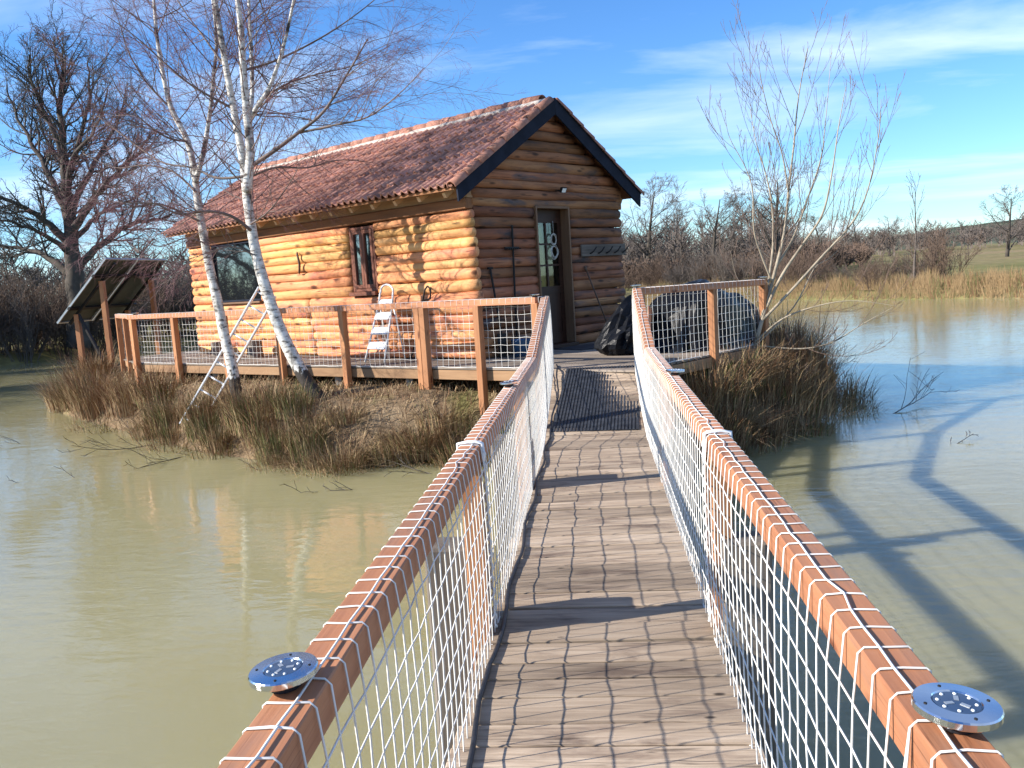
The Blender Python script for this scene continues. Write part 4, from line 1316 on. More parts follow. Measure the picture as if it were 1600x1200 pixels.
for v_ in (hpan*0.25, hpan*0.75):
    mb = MB(); mb.box(-0.05, wpan+0.05, v_-0.03, v_+0.03, -0.085, -0.036); mb.build('bearer', M['iron'], sp_, PM)
for u in (wpan*0.12, wpan*0.5, wpan*0.88):
    mb = MB(); mb.box(u-0.03, u+0.03, 0.05, hpan-0.05, -0.14, -0.086); mb.build('bearer', M['iron'], sp_, PM)
for (u, v_) in ((0.2, hpan*0.28), (0.2, hpan*0.80), (wpan-0.3, hpan*0.28), (wpan-0.3, hpan*0.80)):
    p = PM @ V(u, v_, -0.15)
    board('post', (p.x, p.y, -0.55), (p.x, p.y, p.z), 0.10, 0.10, M['post'], sp_, up=(1,0,0))
pa, pb = PM @ V(0.2, hpan*0.78, -0.16), PM @ V(0.2, hpan*0.28, -0.16)
board('strut', (pb.x, pb.y, -0.05), (pa.x, pa.y, pa.z-0.02), 0.07, 0.05, M['iron'], sp_)

# ------------------------------------------------------------------ black tarpaulin heap and bin bag
def heap(name, n_u, n_v, fn, mat, smooth=True):
    mb = MB()
    for j in range(n_v+1):
        for i in range(n_u): mb.v.append(tuple(fn(2*math.pi*i/n_u, j/n_v)))
    for j in range(n_v):
        for i in range(n_u):
            i2 = (i+1) % n_u
            mb.quad(j*n_u+i, j*n_u+i2, (j+1)*n_u+i2, (j+1)*n_u+i)
    return mb.build(name, mat, smooth=smooth)
TC = V(1.62, 12.75, ZT)
ta = V(0.62, 0.78, 0).normalized(); tb = V(-ta.y, ta.x, 0)
def tarp(u, t):
    # superellipse heap: long axis along the railing
    ca, sa = math.cos(u), math.sin(u)
    ex_ = 0.55
    cx, sy = math.copysign(abs(ca)**ex_, ca), math.copysign(abs(sa)**ex_, sa)
    prof = [(1.12,0.0),(1.0,0.10),(0.97,0.30),(0.92,0.55),(0.78,0.72),(0.40,0.80),(0.0,0.82)]
    f = t*(len(prof)-1); k = min(int(f), len(prof)-2); f -= k
    rr = prof[k][0]*(1-f)+prof[k+1][0]*f; zz = prof[k][1]*(1-f)+prof[k+1][1]*f
    n1 = noise.noise(V(cx*2.2*rr, sy*2.2*rr, zz*2.5+4))*0.07+noise.noise(V(cx*5*rr, sy*5*rr, zz*3))*0.05
    fold = 0.035*math.sin(u*17+3*noise.noise(V(u*2,zz*2,0)))*(1-t)*(1 if t > 0.02 else .4)
    q = TC+ta*(cx*rr*1.02*(1+n1)+ca*fold)+tb*(sy*rr*0.52*(1+n1)+sa*fold)+V(0,0,zz*(1+n1*1.0)*(1.0-0.12*cx)+0.004)
    return q
tag(heap('tarpaulin', 84, 22, tarp, M['plastic'], False), 'black plastic tarpaulin spread over a heap on the terrace behind the short railing', 'tarpaulin')
BC = V(0.36, 11.95, ZT)
def bag(u, t):
    prof = [(0.0,0.0),(0.75,0.0),(1.0,0.10),(1.02,0.26),(0.86,0.44),(0.60,0.60),(0.30,0.71),(0.08,0.75),(0.0,0.75)]
    f = t*(len(prof)-1); k = min(int(f), len(prof)-2); f -= k
    rr = prof[k][0]*(1-f)+prof[k+1][0]*f; zz = prof[k][1]*(1-f)+prof[k+1][1]*f
    ca, sa = math.cos(u), math.sin(u)
    n1 = noise.noise(V(ca*1.6, sa*1.6, zz*3))*0.22+abs(noise.noise(V(ca*3.2, sa*3.2, zz*2.6+7)))*0.55-0.12+0.10*abs(math.sin(u*5+7*zz+2*noise.noise(V(ca*2,sa*2,zz*4))))
    return BC+V(ca*rr*0.37*(0.85+n1)+0.24*zz, sa*rr*0.30*(0.85+n1), zz*(1+0.15*noise.noise(V(ca,sa,zz)))+0.002)
tag(heap('bin_bag', 34, 20, bag, M['plastic'], False), 'crumpled black plastic bag standing beside the bridge end', 'bag')
board('leaning_plank', (0.62,10.42,ZT+0.005), (0.70,10.78,1.12), 0.10, 0.022, M['rail'], None, up=(0.9,-0.4,0))
tag(bpy.data.objects['leaning_plank'], 'short bright board leaning behind the terrace rail corner', 'board')

# ------------------------------------------------------------------ vegetation
def smooth_path(pts, rad, k=4):
    """Catmull-Rom through the points"""
    out, ro = [], []
    n = len(pts)
    for i in range(n-1):
        p0, p1, p2, p3 = pts[max(0,i-1)], pts[i], pts[i+1], pts[min(n-1,i+2)]
        for j in range(k):
            t = j/k
            out.append(0.5*((2*p1)+(p2-p0)*t+(2*p0-5*p1+4*p2-p3)*t*t+(3*p1-p0-3*p2+p3)*t*t*t))
            ro.append(rad[i]+(rad[i+1]-rad[i])*t)
    out.append(pts[-1]); ro.append(rad[-1])
    return out, ro
def rvec(r): 
    while True:
        v = V(r.uniform(-1,1), r.uniform(-1,1), r.uniform(-1,1))
        if 0.05 < v.length < 1: return v.normalized()
def grow(r, p, d, L, rad, lev, P, out):
    """P[lev] = dict(seg, wob, trop(Vector), n, ang, ratio, start, sides, taper)"""
    q = P[lev]
    n = q['seg']; pts, rs = [p.copy()], [rad]
    d = d.normalized(); cur = p.copy(); step = L/n
    dirs = [d.copy()]
    for i in range(n):
        d = (d + rvec(r)*q['wob'] + q['trop']*((i+1)/n if q.get('late') else 1.0)).normalized()
        cur = cur + d*step
        pts.append(cur.copy()); dirs.append(d.copy())
        rs.append(max(q.get('rmin', 0.0015), rad*(1-(1-q['taper'])*(i+1)/n)))
    out.append((lev, pts, rs))
    if lev+1 < len(P):
        c = P[lev+1]
        m = q['n'] if isinstance(q['n'], int) else max(1, int(q['n']*L+r.random()))
        for k in range(m):
            t = q['start']+(1-q['start'])*(k+r.random()*0.9)/m
            t = min(0.98, t)
            i = min(n-1, int(t*n)); f = t*n-i
            bp = pts[i].lerp(pts[i+1], f); br_ = rs[i]+(rs[i+1]-rs[i])*f
            dd = dirs[i+1]
            side = rvec(r); side = (side-dd*side.dot(dd))
            if side.length < 1e-3: continue
            side.normalize()
            if q.get('flat'): side = (side+V(0,0,q['flat'])).normalized()
            a = R(r.uniform(*q['ang']))
            nd = dd*math.cos(a)+side*math.sin(a)
            grow(r, bp, nd, L*q['ratio']*r.uniform(0.6,1.15)*(1-0.45*t if q.get('cone', 1) else 1), min(br_*q.get('rr', 0.6), q.get('rmax', 1)), lev+1, P, out)
def emit(out, levels, sides, base=V(0,0,0)):
    mb = MB()
    for (lev, pts, rs) in out:
        if lev in levels: mb.tube([p-base for p in pts], rs, sides.get(lev, 3), cap=False)
    return mb

# --- the two birches beside the terrace (stems measured in the photograph, then set at their own depth)
def px_path(lst, d0, d1=None):
    n = len(lst); d1 = d0 if d1 is None else d1
    return [bt(x, y, d0+(d1-d0)*i/max(1, n-1)) for i, (x, y) in enumerate(lst)]
ZU = V(0,0,1)
BP = [dict(seg=9, wob=0.09, trop=V(0,0,0.035), n=15, ang=(30,62), ratio=0.42, start=0.10, taper=0.22, rr=0.5, rmin=0.003),
      dict(seg=8, wob=0.11, trop=V(0,0,0.01), n=9, ang=(22,55), ratio=0.50, start=0.12, taper=0.22, rr=0.5, rmin=0.0022, rmax=0.009),
      dict(seg=6, wob=0.14, trop=V(0,0,-0.03), n=7, ang=(20,50), ratio=0.62, start=0.15, taper=0.5, rr=0.6, rmin=0.0012, rmax=0.0028),
      dict(seg=4, wob=0.16, trop=V(0,0,-0.05), n=0, ang=(20,50), ratio=0.5, start=0.2, taper=0.6, rr=0.7, rmin=0.0009, rmax=0.0014)]
def birch(seed, stems, limbs, base, label):
    """stems: list of (points, r0, r1) ; limbs: list of (points, r0)"""
    r = random.Random(seed)
    root = empty('birch_tree', base, label, 'tree', 'birch trees in front of the cabin')
    mb = MB(); out = []
    for (pts, r0, r1) in stems:
        n = len(pts)
        pp, rr = smooth_path(pts, [r0+(r1-r0)*i/(n-1) for i in range(n)], 5)
        rr = [x*(1+0.10*noise.noise(V(i*0.5, seed, 0))) for i, x in enumerate(rr)]
        mb.tube([p-base for p in pp], rr, 12)
        # side limbs off the stem, above eye height
        for i in range(2, len(pp)-1):
            if pp[i].z < 2.5: continue
            for q in range(2):
                if r.random() > (0.36 if pp[i].z < 6.2 else 0.14): continue
                d = (pp[i+1]-pp[i]).normalized()
                s = rvec(r); s = (s-d*s.dot(d)).normalized()
                a = R(r.uniform(38, 68))
                L = r.uniform(0.9, 2.3)
                grow(r, pp[i], d*math.cos(a)+s*math.sin(a), L, min(0.010, rr[i]*0.4), 1, BP, out)
    mb.build('trunk', M['birch'], root, Matrix.Translation(base), smooth=True)
    lb = MB()
    for (pts, r0, white) in limbs:
        n = len(pts)
        pp, rr = smooth_path(pts, [r0*(1-0.75*i/(n-1)) for i in range(n)], 5)
        lb.tube([p-base for p in pp], rr, 7)
        for i in range(2, len(pp)-1):
            for q in range(2):
                if r.random() > 0.48: continue
                d = (pp[i+1]-pp[i]).normalized()
                s = rvec(r); s = (s-d*s.dot(d)).normalized()
                a = R(r.uniform(25, 60))
                grow(r, pp[i], d*math.cos(a)+s*math.sin(a), r.uniform(0.6, 1.5), min(0.007, rr[i]*0.5), 1, BP, out)
    lb.build('limbs', M['birch_limb'], root, Matrix.Translation(base), smooth=True)
    emit(out, (0,1), {0:5, 1:4}, base).build('branches', M['birch_limb'], root, Matrix.Translation(base), smooth=True)
    emit(out, (2,3), {2:3, 3:3}, base).build('twigs', M['birch_twig'], root, Matrix.Translation(base), smooth=True)
    return root
d2 = 12.35
base2 = bt(500, 626, 12.2)
birch(3, [
    (px_path([(522,660),(506,632),(484,603),(462,565),(440,520),(415,450),(399,390),(389,330),(384,290),(378,240),(365,170),(351,93),(340,25),(330,-40),(322,-120),(312,-210)], 12.1, 12.7), 0.112, 0.020),
    (px_path([(385,300),(391,238),(385,170),(380,110),(376,42),(368,-30),(362,-120),(366,-220)], 12.35, 12.0), 0.070, 0.020),
    (px_path([(386,180),(394,150),(392,64),(389,0),(393,-80),(402,-180)], 12.3, 12.9), 0.036, 0.012),
    (px_path([(391,185),(402,166),(421,136),(442,76),(459,0),(470,-70),(480,-150)], 12.3, 11.7), 0.036, 0.010),
    ], [
    (px_path([(388,262),(425,238),(465,208),(505,175),(540,120),(575,60)], 12.35, 11.6), 0.036, 1),
    (px_path([(465,208),(520,196),(574,183),(620,150),(663,106)], 12.1, 11.0), 0.018, 0),
    (px_path([(392,360),(362,338),(325,330),(280,334),(240,318),(200,318)], 12.3, 11.4), 0.026, 0),
    (px_path([(384,275),(340,278),(300,262),(250,252),(190,210),(150,180)], 12.35, 13.4), 0.022, 0),
    (px_path([(384,280),(430,262),(480,262),(530,250),(590,255)], 12.35, 13.2), 0.018, 0),
    (px_path([(365,170),(310,140),(270,110),(215,60),(160,20)], 12.5, 12.0), 0.020, 0),
    (px_path([(380,110),(430,95),(500,60),(560,20),(620,-30)], 12.3, 13.0), 0.020, 0),
    (px_path([(392,350),(420,330),(450,290),(470,255)], 12.3, 11.5), 0.014, 0),
    (px_path([(355,110),(320,60),(290,20),(250,-40)], 12.5, 13.2), 0.018, 0),
    (px_path([(402,160),(450,130),(500,115),(560,100),(610,70)], 12.3, 12.8), 0.016, 0),
    (px_path([(400,400),(360,385),(310,400),(262,415)], 12.3, 11.8), 0.012, 0),
    ], base2, 'leaning white birch with forked stem, the one nearer to the footbridge')
base1 = bt(371, 634, 12.9)
birch(12, [
    (px_path([(378,675),(374,645),(369,612),(362,570),(352,530),(339,467),(327,415),(317,361),(309,315),(304,272),(293,221),(268,170),(257,127),(246,64),(242,20),(234,-60),(222,-150)], 12.85, 13.5), 0.098, 0.014),
    (px_path([(305,285),(317,242),(327,183),(334,119),(338,60),(330,-20),(326,-110)], 13.15, 13.0), 0.042, 0.010),
    ], [
    (px_path([(310,345),(280,330),(245,318),(205,322),(170,300)], 13.1, 12.4), 0.020, 1),
    (px_path([(306,300),(270,268),(225,258),(180,262),(130,240)], 13.1, 13.8), 0.018, 0),
    (px_path([(293,221),(262,215),(225,190),(190,150),(160,90)], 13.2, 12.6), 0.018, 0),
    (px_path([(327,183),(350,140),(375,80),(400,20)], 13.1, 13.7), 0.014, 0),
    (px_path([(268,170),(230,130),(200,80),(185,30),(160,-30)], 13.3, 13.0), 0.016, 0),
    (px_path([(320,380),(290,372),(250,385),(215,372),(175,380)], 13.0, 12.4), 0.012, 0),
    (px_path([(334,119),(355,70),(365,30),(372,-20)], 13.0, 12.5), 0.012, 0),
    ], base1, 'slender white birch behind the leaning ladder, its stem forking high up')

# --- big oak on the far bank
OP = [dict(seg=10, wob=0.05, trop=V(0,0,0.02), n=20, ang=(32,74), ratio=0.80, start=0.14, taper=0.22, rr=0.42, cone=1),
      dict(seg=9, wob=0.15, trop=V(0,0,0.06), n=13, ang=(28,60), ratio=0.46, start=0.16, taper=0.2, rr=0.48),
      dict(seg=7, wob=0.18, trop=V(0,0,0.05), n=9, ang=(28,60), ratio=0.50, start=0.12, taper=0.3, rr=0.55, rmax=0.06),
      dict(seg=5, wob=0.20, trop=V(0,0,0.03), n=7, ang=(25,60), ratio=0.55, start=0.15, taper=0.5, rr=0.6, rmin=0.007, rmax=0.022),
      dict(seg=3, wob=0.22, trop=V(0,0,0.0), n=0, ang=(25,60), ratio=0.5, start=0.15, taper=0.6, rr=0.6, rmin=0.006, rmax=0.012)]
def oak_tree(name, seed, H, rad, lean, P, mats, loc, label, cat='tree', group=None, sides=None, split=2):
    r = random.Random(seed); out = []
    grow(r, V(0,0,-0.2), V(lean[0], lean[1], 1), H, rad, 0, P, out)
    mw = Matrix.Translation(loc)
    root = link(name, None, None, mw); tag(root, label, cat, group)
    sd = sides or {0:10, 1:7, 2:5}
    emit(out, range(0, split), sd).build('trunk', mats[0], root, mw, smooth=True)
    emit(out, range(split, len(P)), sd).build('crown', mats[1], root, mw, smooth=True)
    return root
DO = 36.5
ob = bt(121, 512, DO); ob.z = -0.15
r = random.Random(23); out = []
oroot = empty('oak_tree', ob, 'large bare oak with spreading crown behind the solar panel', 'tree')
mb = MB()
olimbs = [
    ([(121,512),(119,455),(113,395),(108,340),(103,285),(98,225),(94,165),(98,110),(96,72)], 0.50, 0.03, 0, 0),
    ([(108,345),(84,285),(55,232),(28,185),(10,135)], 0.20, 0.03, 0, 1.5),
    ([(112,385),(70,345),(30,322),(-10,305),(-45,300)], 0.20, 0.03, 0, -1.5),
    ([(110,370),(146,312),(184,268),(216,240),(236,205)], 0.20, 0.03, 0, -1.5),
    ([(117,432),(65,398),(15,385),(-40,378)], 0.19, 0.03, 0, 2.0),
    ([(116,425),(160,380),(202,352),(246,342),(280,330)], 0.19, 0.03, 0, 1.0),
    ([(103,290),(124,215),(140,150),(136,95)], 0.15, 0.025, 0, -1.5),
    ([(100,245),(72,180),(48,125),(44,85)], 0.15, 0.025, 0, -1.0),
    ([(108,330),(148,255),(182,195),(196,150)], 0.15, 0.025, 0, 2.0),
    ([(114,400),(72,368),(34,352),(-14,342)], 0.14, 0.025, 0, -3.5),
    ([(112,380),(150,340),(186,322),(228,300)], 0.14, 0.025, 0, 3.5),
    ([(106,320),(100,260),(70,215),(58,160)], 0.13, 0.025, 0, 3.5),
    ([(106,320),(112,250),(150,200),(168,140)], 0.13, 0.025, 0, -3.5),
]
for (pl, ra_, rb_, d0_, d1_) in olimbs:
    pts = px_path(pl, DO+d0_, DO+d1_); n = len(pts)
    if ra_ > 0.4: pts[0] = ob.copy()
    pp, rr = smooth_path(pts, [ra_+(rb_-ra_)*(i/(n-1))**0.7 for i in range(n)], 5)
    pp = [q+rvec(r)*0.05 for q in pp]
    mb.tube([q-ob for q in pp], rr, 8)
    for i in range(4 if ra_ < 0.4 else 14, len(pp)-1):
        for q in range(2):
            if r.random() > 0.75: continue
            d = (pp[i+1]-pp[i]).normalized()
            s_ = rvec(r); s_ = (s_-d*s_.dot(d)); s_.normalize()
            a = R(r.uniform(28, 62))
            grow(r, pp[i], d*math.cos(a)+s_*math.sin(a), r.uniform(1.0, 2.7), min(0.055, rr[i]*0.5), 2, OP, out)
mb.build('trunk', M['oak'], oroot, Matrix.Translation(ob), smooth=True)
emit(out, (2,3,4), {2:4}, ob).build('crown', M['oak_twig'], oroot, Matrix.Translation(ob), smooth=True)

# --- bare trees along the far shore: three builds, copied
FP = [dict(seg=8, wob=0.07, trop=V(0,0,0.03), n=16, ang=(32,66), ratio=0.66, start=0.2, taper=0.12, rr=0.45),
      dict(seg=6, wob=0.16, trop=V(0,0,0.06), n=10, ang=(25,58), ratio=0.50, start=0.12, taper=0.2, rr=0.5),
      dict(seg=4, wob=0.18, trop=V(0,0,0.05), n=8, ang=(25,55), ratio=0.52, start=0.12, taper=0.5, rr=0.6, rmin=0.012),
      dict(seg=3, wob=0.2, trop=V(0,0,0.02), n=0, ang=(25,55), ratio=0.5, start=0.15, taper=0.6, rr=0.6, rmin=0.010, rmax=0.02)]
def place(px, ybase, dist, z=0.0):
    p = bt(px, ybase, dist); return V(p.x, p.y, z)
far_src = []
FARH = 8.0
fars = [ # px, dist, height, label
    (1015, 75, 10.5, 'bare spreading tree just behind the cabin gable on the far shore'),
    (1062, 92, 10.0, 'slim bare tree between two broader trees across the pond'),
    (1112, 72, 9.0, 'forked bare tree standing across the pond behind the tarpaulin heap'),
    (1215, 66, 9.6, 'broad bare tree behind the pale waterside sapling'),
    (1165, 95, 9.5, 'bare tree left of the sapling far behind the pond'),
    (1285, 120, 9.5, 'low bare tree at the edge of the far wood'),
    (1340, 130, 9.0, 'small bare tree before the far wood by the meadow'),
    (1572, 78, 7.6, 'rounded bare oak alone in the meadow beyond the reeds'),
    (1390, 125, 8.0, 'bare tree where the far wood meets the meadow'),
    (940, 90, 9.0, 'bare tree almost hidden behind the cabin'),
]
for i, (px, dist, hh, lab) in enumerate(fars):
    pos = place(px, 450, dist, 0.0)
    if i < 3 or i == 7:
        FPx = [dict(d) for d in FP]
        if i == 7: FPx[0].update(n=14, ang=(45,80), start=0.15, ratio=0.7)
        if i == 1: FPx[0].update(ang=(20,40), ratio=0.5)
        t_ = oak_tree('bare_tree', 60+i*7, hh*0.80, hh*0.026, (0.02*i, 0), FPx, (M['oak'], M['far_twig']), pos, lab, group='bare trees along the far shore', sides={0:6,1:4})
        far_src.append((t_, hh))
    else:
        src, sh = far_src[i % 3]
        copy_tree(src, Matrix.Translation(pos) @ Matrix.Rotation(i*1.7, 4, 'Z') @ Matrix.Scale(hh/sh, 4), lab, 'bare trees along the far shore')
for (tx, ty, sc_, lab) in ((-33.5, 18.6, 0.85, 'bare oak on the side bank mirrored in the large cabin window'), (-36, 13, 0.9, 'bare oak farther round the side bank toward the sun'), (-33.5, 25.5, 0.75, 'smaller bare oak on the side bank beside the thicket')):
    copy_tree(bpy.data.objects['oak_tree'], Matrix.Translation((tx, ty, -0.1)) @ Matrix.Rotation(tx, 4, 'Z') @ Matrix.Scale(sc_, 4), lab)
# tall thin poplar-like sapling in the reeds
PPm = [dict(seg=8, wob=0.05, trop=V(0,0,0.05), n=13, ang=(18,36), ratio=0.34, start=0.25, taper=0.15, rr=0.4),
      dict(seg=5, wob=0.12, trop=V(0,0,0.12), n=6, ang=(18,40), ratio=0.5, start=0.15, taper=0.3, rr=0.6, rmin=0.010),
      dict(seg=3, wob=0.15, trop=V(0,0,0.06), n=0, ang=(20,50), ratio=0.5, start=0.15, taper=0.5, rr=0.6, rmin=0.008)]
oak_tree('thin_tree', 5, 5.6, 0.07, (0.02,0), PPm, (M['far_twig'], M['far_twig']), place(1428, 470, 46, -0.1), 'thin upright leafless tree rising from the far reeds', sides={0:5,1:4})

# --- shrubs: left thicket and far bank
SP = [dict(seg=6, wob=0.14, trop=V(0,0,0.03), n=9, ang=(18,45), ratio=0.55, start=0.15, taper=0.3, rr=0.6, rmin=0.008),
      dict(seg=5, wob=0.16, trop=V(0,0,0.04), n=6, ang=(20,50), ratio=0.55, start=0.15, taper=0.4, rr=0.6, rmin=0.007),
      dict(seg=3, wob=0.2, trop=V(0,0,0.02), n=0, ang=(20,50), ratio=0.5, start=0.15, taper=0.6, rr=0.6, rmin=0.006)]
def shrub_mesh(seed, H, W, nst, mat, thick=0.018, P=SP):
    r = random.Random(seed); out = []
    for k in range(nst):
        a = r.uniform(0, 6.283); q = r.random()
        grow(r, V(math.cos(a)*W*0.35*q, math.sin(a)*W*0.35*q, -0.1), V(math.cos(a)*0.75*q, math.sin(a)*0.75*q, 1), H*r.uniform(0.65,1.1), thick, 0, P, out)
    return emit(out, range(9), {0:3}).mesh('bare_shrub', mat, smooth=True)
sm = [shrub_mesh(31, 2.4, 2.4, 24, M['far_twig'], 0.022), shrub_mesh(32, 2.7, 2.8, 26, M['far_twig2'], 0.022), shrub_mesh(33, 2.2, 3.0, 28, M['far_twig2'], 0.02)]
r = random.Random(44)
for k in range(76):
    deg = -48+ k*0.72 if k < 56 else -49-(k-56)*2.6
    rr_ = lake_r(deg)*r.uniform(0.99, 1.05)
    s = r.uniform(0.85, 1.35)*(1.0 if deg < -24 else 0.8)
    o = link('bare_shrub', sm[k % 2], None, Matrix.Translation((math.sin(R(deg))*rr_, math.cos(R(deg))*rr_, -0.6 if rr_ < lake_r(deg)*1.015 else -0.25)) @ Matrix.Rotation(r.uniform(0,6), 4, 'Z') @ Matrix.Scale(s, 4))
    tag(o, 'dark leafless shrub in the thicket on the bank behind the solar panel', 'shrub', 'shrubs of the thicket behind the solar panel')
for k in range(30):
    deg = -4+ k*0.85
    rr_ = lake_r(deg)*r.uniform(1.02, 1.25)
    o = link('bare_shrub', sm[r.choice((0, 2, 2))], None, Matrix.Translation((math.sin(R(deg))*rr_, math.cos(R(deg))*rr_, -0.15)) @ Matrix.Rotation(r.uniform(0,6), 4, 'Z') @ Matrix.Scale(r.uniform(0.7,1.15)*(1 if deg < 14 else 0.6), 4))
    tag(o, 'reddish leafless shrub on the far shore behind the short railing', 'shrub', 'shrubs along the far shore')
for k, (tx, ty, sc_) in enumerate(((-31.2, 19.0, 1.7), (-32.6, 20.6, 1.5), (-32.0, 17.2, 1.4))):
    o = link('bare_shrub', sm[k % 2], None, Matrix.Translation((tx, ty, -0.4)) @ Matrix.Rotation(k*2.0, 4, 'Z') @ Matrix.Scale(sc_, 4))
    tag(o, 'tall leafless bush on the side bank mirrored in the large window', 'shrub', 'bushes on the side bank')
o = link('bare_shrub', sm[2], None, Matrix.Translation(place(1462, 465, 47, -0.2)) @ Matrix.Scale(1.25, 4)); tag(o, 'large reddish bush beside the thin upright tree in the reeds', 'shrub')
# --- the far wood: one mass
def wood_mass(name, seed, n, deg0, deg1, r0, r1, h0, h1, mat, label):
    r = random.Random(seed); mb = MB()
    for k in range(n):
        deg = r.uniform(deg0, deg1); rr_ = r.uniform(r0, r1); H = r.uniform(h0, h1)
        b = V(math.sin(R(deg))*rr_, math.cos(R(deg))*rr_, min(3.0, max(0, (rr_-45)*0.012)) if deg > 8 else 0)
        mb.tube([b, b+V(r.uniform(-.3,.3),0,H*0.9)], [0.14, 0.04], 3, cap=False)
        for q in range(26):
            t = r.uniform(0.15, 0.9)
            a = r.uniform(0, 6.283); L = H*0.30*(1.15-t)*r.uniform(0.7,1.3)+0.5
            s = b+V(0,0,H*t)
            e = s+V(math.cos(a)*L, math.sin(a)*L, L*r.uniform(0.5,1.2))
            mb.tube([s, s.lerp(e,.5)+V(0,0,-.1), e], [0.05,0.035,0.02], 3, cap=False)
            for w in range(4):
                f = s.lerp(e, r.uniform(.3,1)); mb.tube([f, f+rvec(r)*L*0.45+V(0,0,L*0.15)], [0.03,0.015], 3, cap=False)
    return tag(mb.build(name, mat), label, 'wood', kind='stuff')
wood_mass('far_wood', 9, 420, 6, 46, 130, 240, 3.0, 4.8, M['far_twig'], 'brown leafless wood along the foot of the far hill')
wood_mass('far_wood', 10, 130, -8, 13, 80, 135, 4, 7, M['far_twig'], 'leafless wood across the pond behind the cabin')
wood_mass('far_wood', 11, 150, -52, -22, 60, 110, 4, 6, M['far_twig'], 'leafless wood on the rise behind the oak')

wood_mass('far_wood', 12, 300, -6, 17, 74, 122, 1.0, 2.3, M['far_twig2'], 'reddish leafless brush before the far wood')
# --- the pale sapling by the short railing
WP = [None,
      dict(seg=8, wob=0.022, trop=V(0,0,0.13), n=4, ang=(20,42), ratio=0.60, start=0.2, taper=0.22, rr=0.62, rmin=0.0032, rmax=0.02),
      dict(seg=7, wob=0.025, trop=V(0,0,0.13), n=2, ang=(18,38), ratio=0.5, start=0.2, taper=0.3, rr=0.7, rmin=0.0026, rmax=0.010),
      dict(seg=4, wob=0.07, trop=V(0,0,0.12), n=0, ang=(25,50), ratio=0.5, start=0.2, taper=0.5, rr=0.7, rmin=0.0022, rmax=0.005)]
dS = 12.05
sbase = bt(1166, 592, 11.95)
stems = [
    (px_path([(1166,594),(1180,540),(1196,480),(1212,420),(1226,360),(1232,300),(1240,230),(1248,150),(1262,75)], 11.95, 12.2), 0.034),
    (px_path([(1190,500),(1200,445),(1208,380),(1206,320),(1196,270),(1182,225),(1172,170)], 12.0, 12.5), 0.022),
    (px_path([(1198,480),(1222,430),(1252,385),(1285,335),(1300,270),(1310,200),(1322,135)], 12.0, 11.5), 0.024),
    (px_path([(1192,500),(1235,455),(1285,400),(1330,350),(1355,300),(1372,220),(1377,155)], 12.0, 11.4), 0.022),
    (px_path([(1206,440),(1190,400),(1178,360),(1176,300),(1165,262),(1140,215),(1133,180)], 12.0, 11.6), 0.014),
    (px_path([(1214,415),(1240,370),(1262,310),(1282,250),(1290,190),(1300,70)], 12.05, 12.6), 0.018),
    (px_path([(1182,530),(1172,470),(1150,430),(1142,395)], 11.95, 11.6), 0.010),
    (px_path([(1232,300),(1222,240),(1205,190),(1190,130),(1186,100)], 12.1, 11.8), 0.012),
    (px_path([(1180,535),(1220,500),(1270,480),(1330,470),(1400,478)], 11.95, 11.3), 0.016),
    (px_path([(1182,540),(1250,545),(1300,535),(1350,505),(1395,480)], 11.95, 11.5), 0.014),
    (px_path([(1180,540),(1240,480),(1272,420),(1300,400),(1350,350)], 11.95, 12.6), 0.012),
]
r = random.Random(77); out = []
root = empty('willow_sapling', sbase, 'pale leafless sapling with upswept shoots beside the short terrace railing', 'tree')
mb = MB()
for (pts, r0) in stems:
    n = len(pts)
    pp, rr = smooth_path(pts, [r0*(1-0.86*i/(n-1)) for i in range(n)], 5)
    mb.tube([p-sbase for p in pp], rr, 8)
    for i in range(6, len(pp)-2):
        if r.random() > 0.40: continue
        d = (pp[i+1]-pp[i]).normalized()
        s = rvec(r); s = (s-d*s.dot(d)); s.normalize()
        a = R(r.uniform(22, 42))
        grow(r, pp[i], d*math.cos(a)+s*math.sin(a), r.uniform(0.4, 1.25), min(0.008, rr[i]*0.6), 1, WP, out)
mb.build('trunk', M['willow'], root, Matrix.Translation(sbase), smooth=True)
emit(out, (1,2,3), {1:4, 2:3, 3:3}, sbase).build('crown', M['willow_twig'], root, Matrix.Translation(sbase), smooth=True)

tsh = shrub_mesh(71, 1.0, 1.3, 16, M['willow_twig'], 0.008, [dict(d, rmin=0.0025) for d in SP])
for (tx, ty, sc_, lab) in ((2.75, 12.35, 0.95, 'low twiggy bush between the pale sapling and the open water'), (3.35, 13.2, 0.8, 'dark twiggy bush at the tip of the island bank')):
    o = link('bare_shrub', tsh, None, Matrix.Translation((tx, ty, island_h(tx, ty))) @ Matrix.Rotation(tx, 4, 'Z') @ Matrix.Scale(sc_, 4)); tag(o, lab, 'shrub')
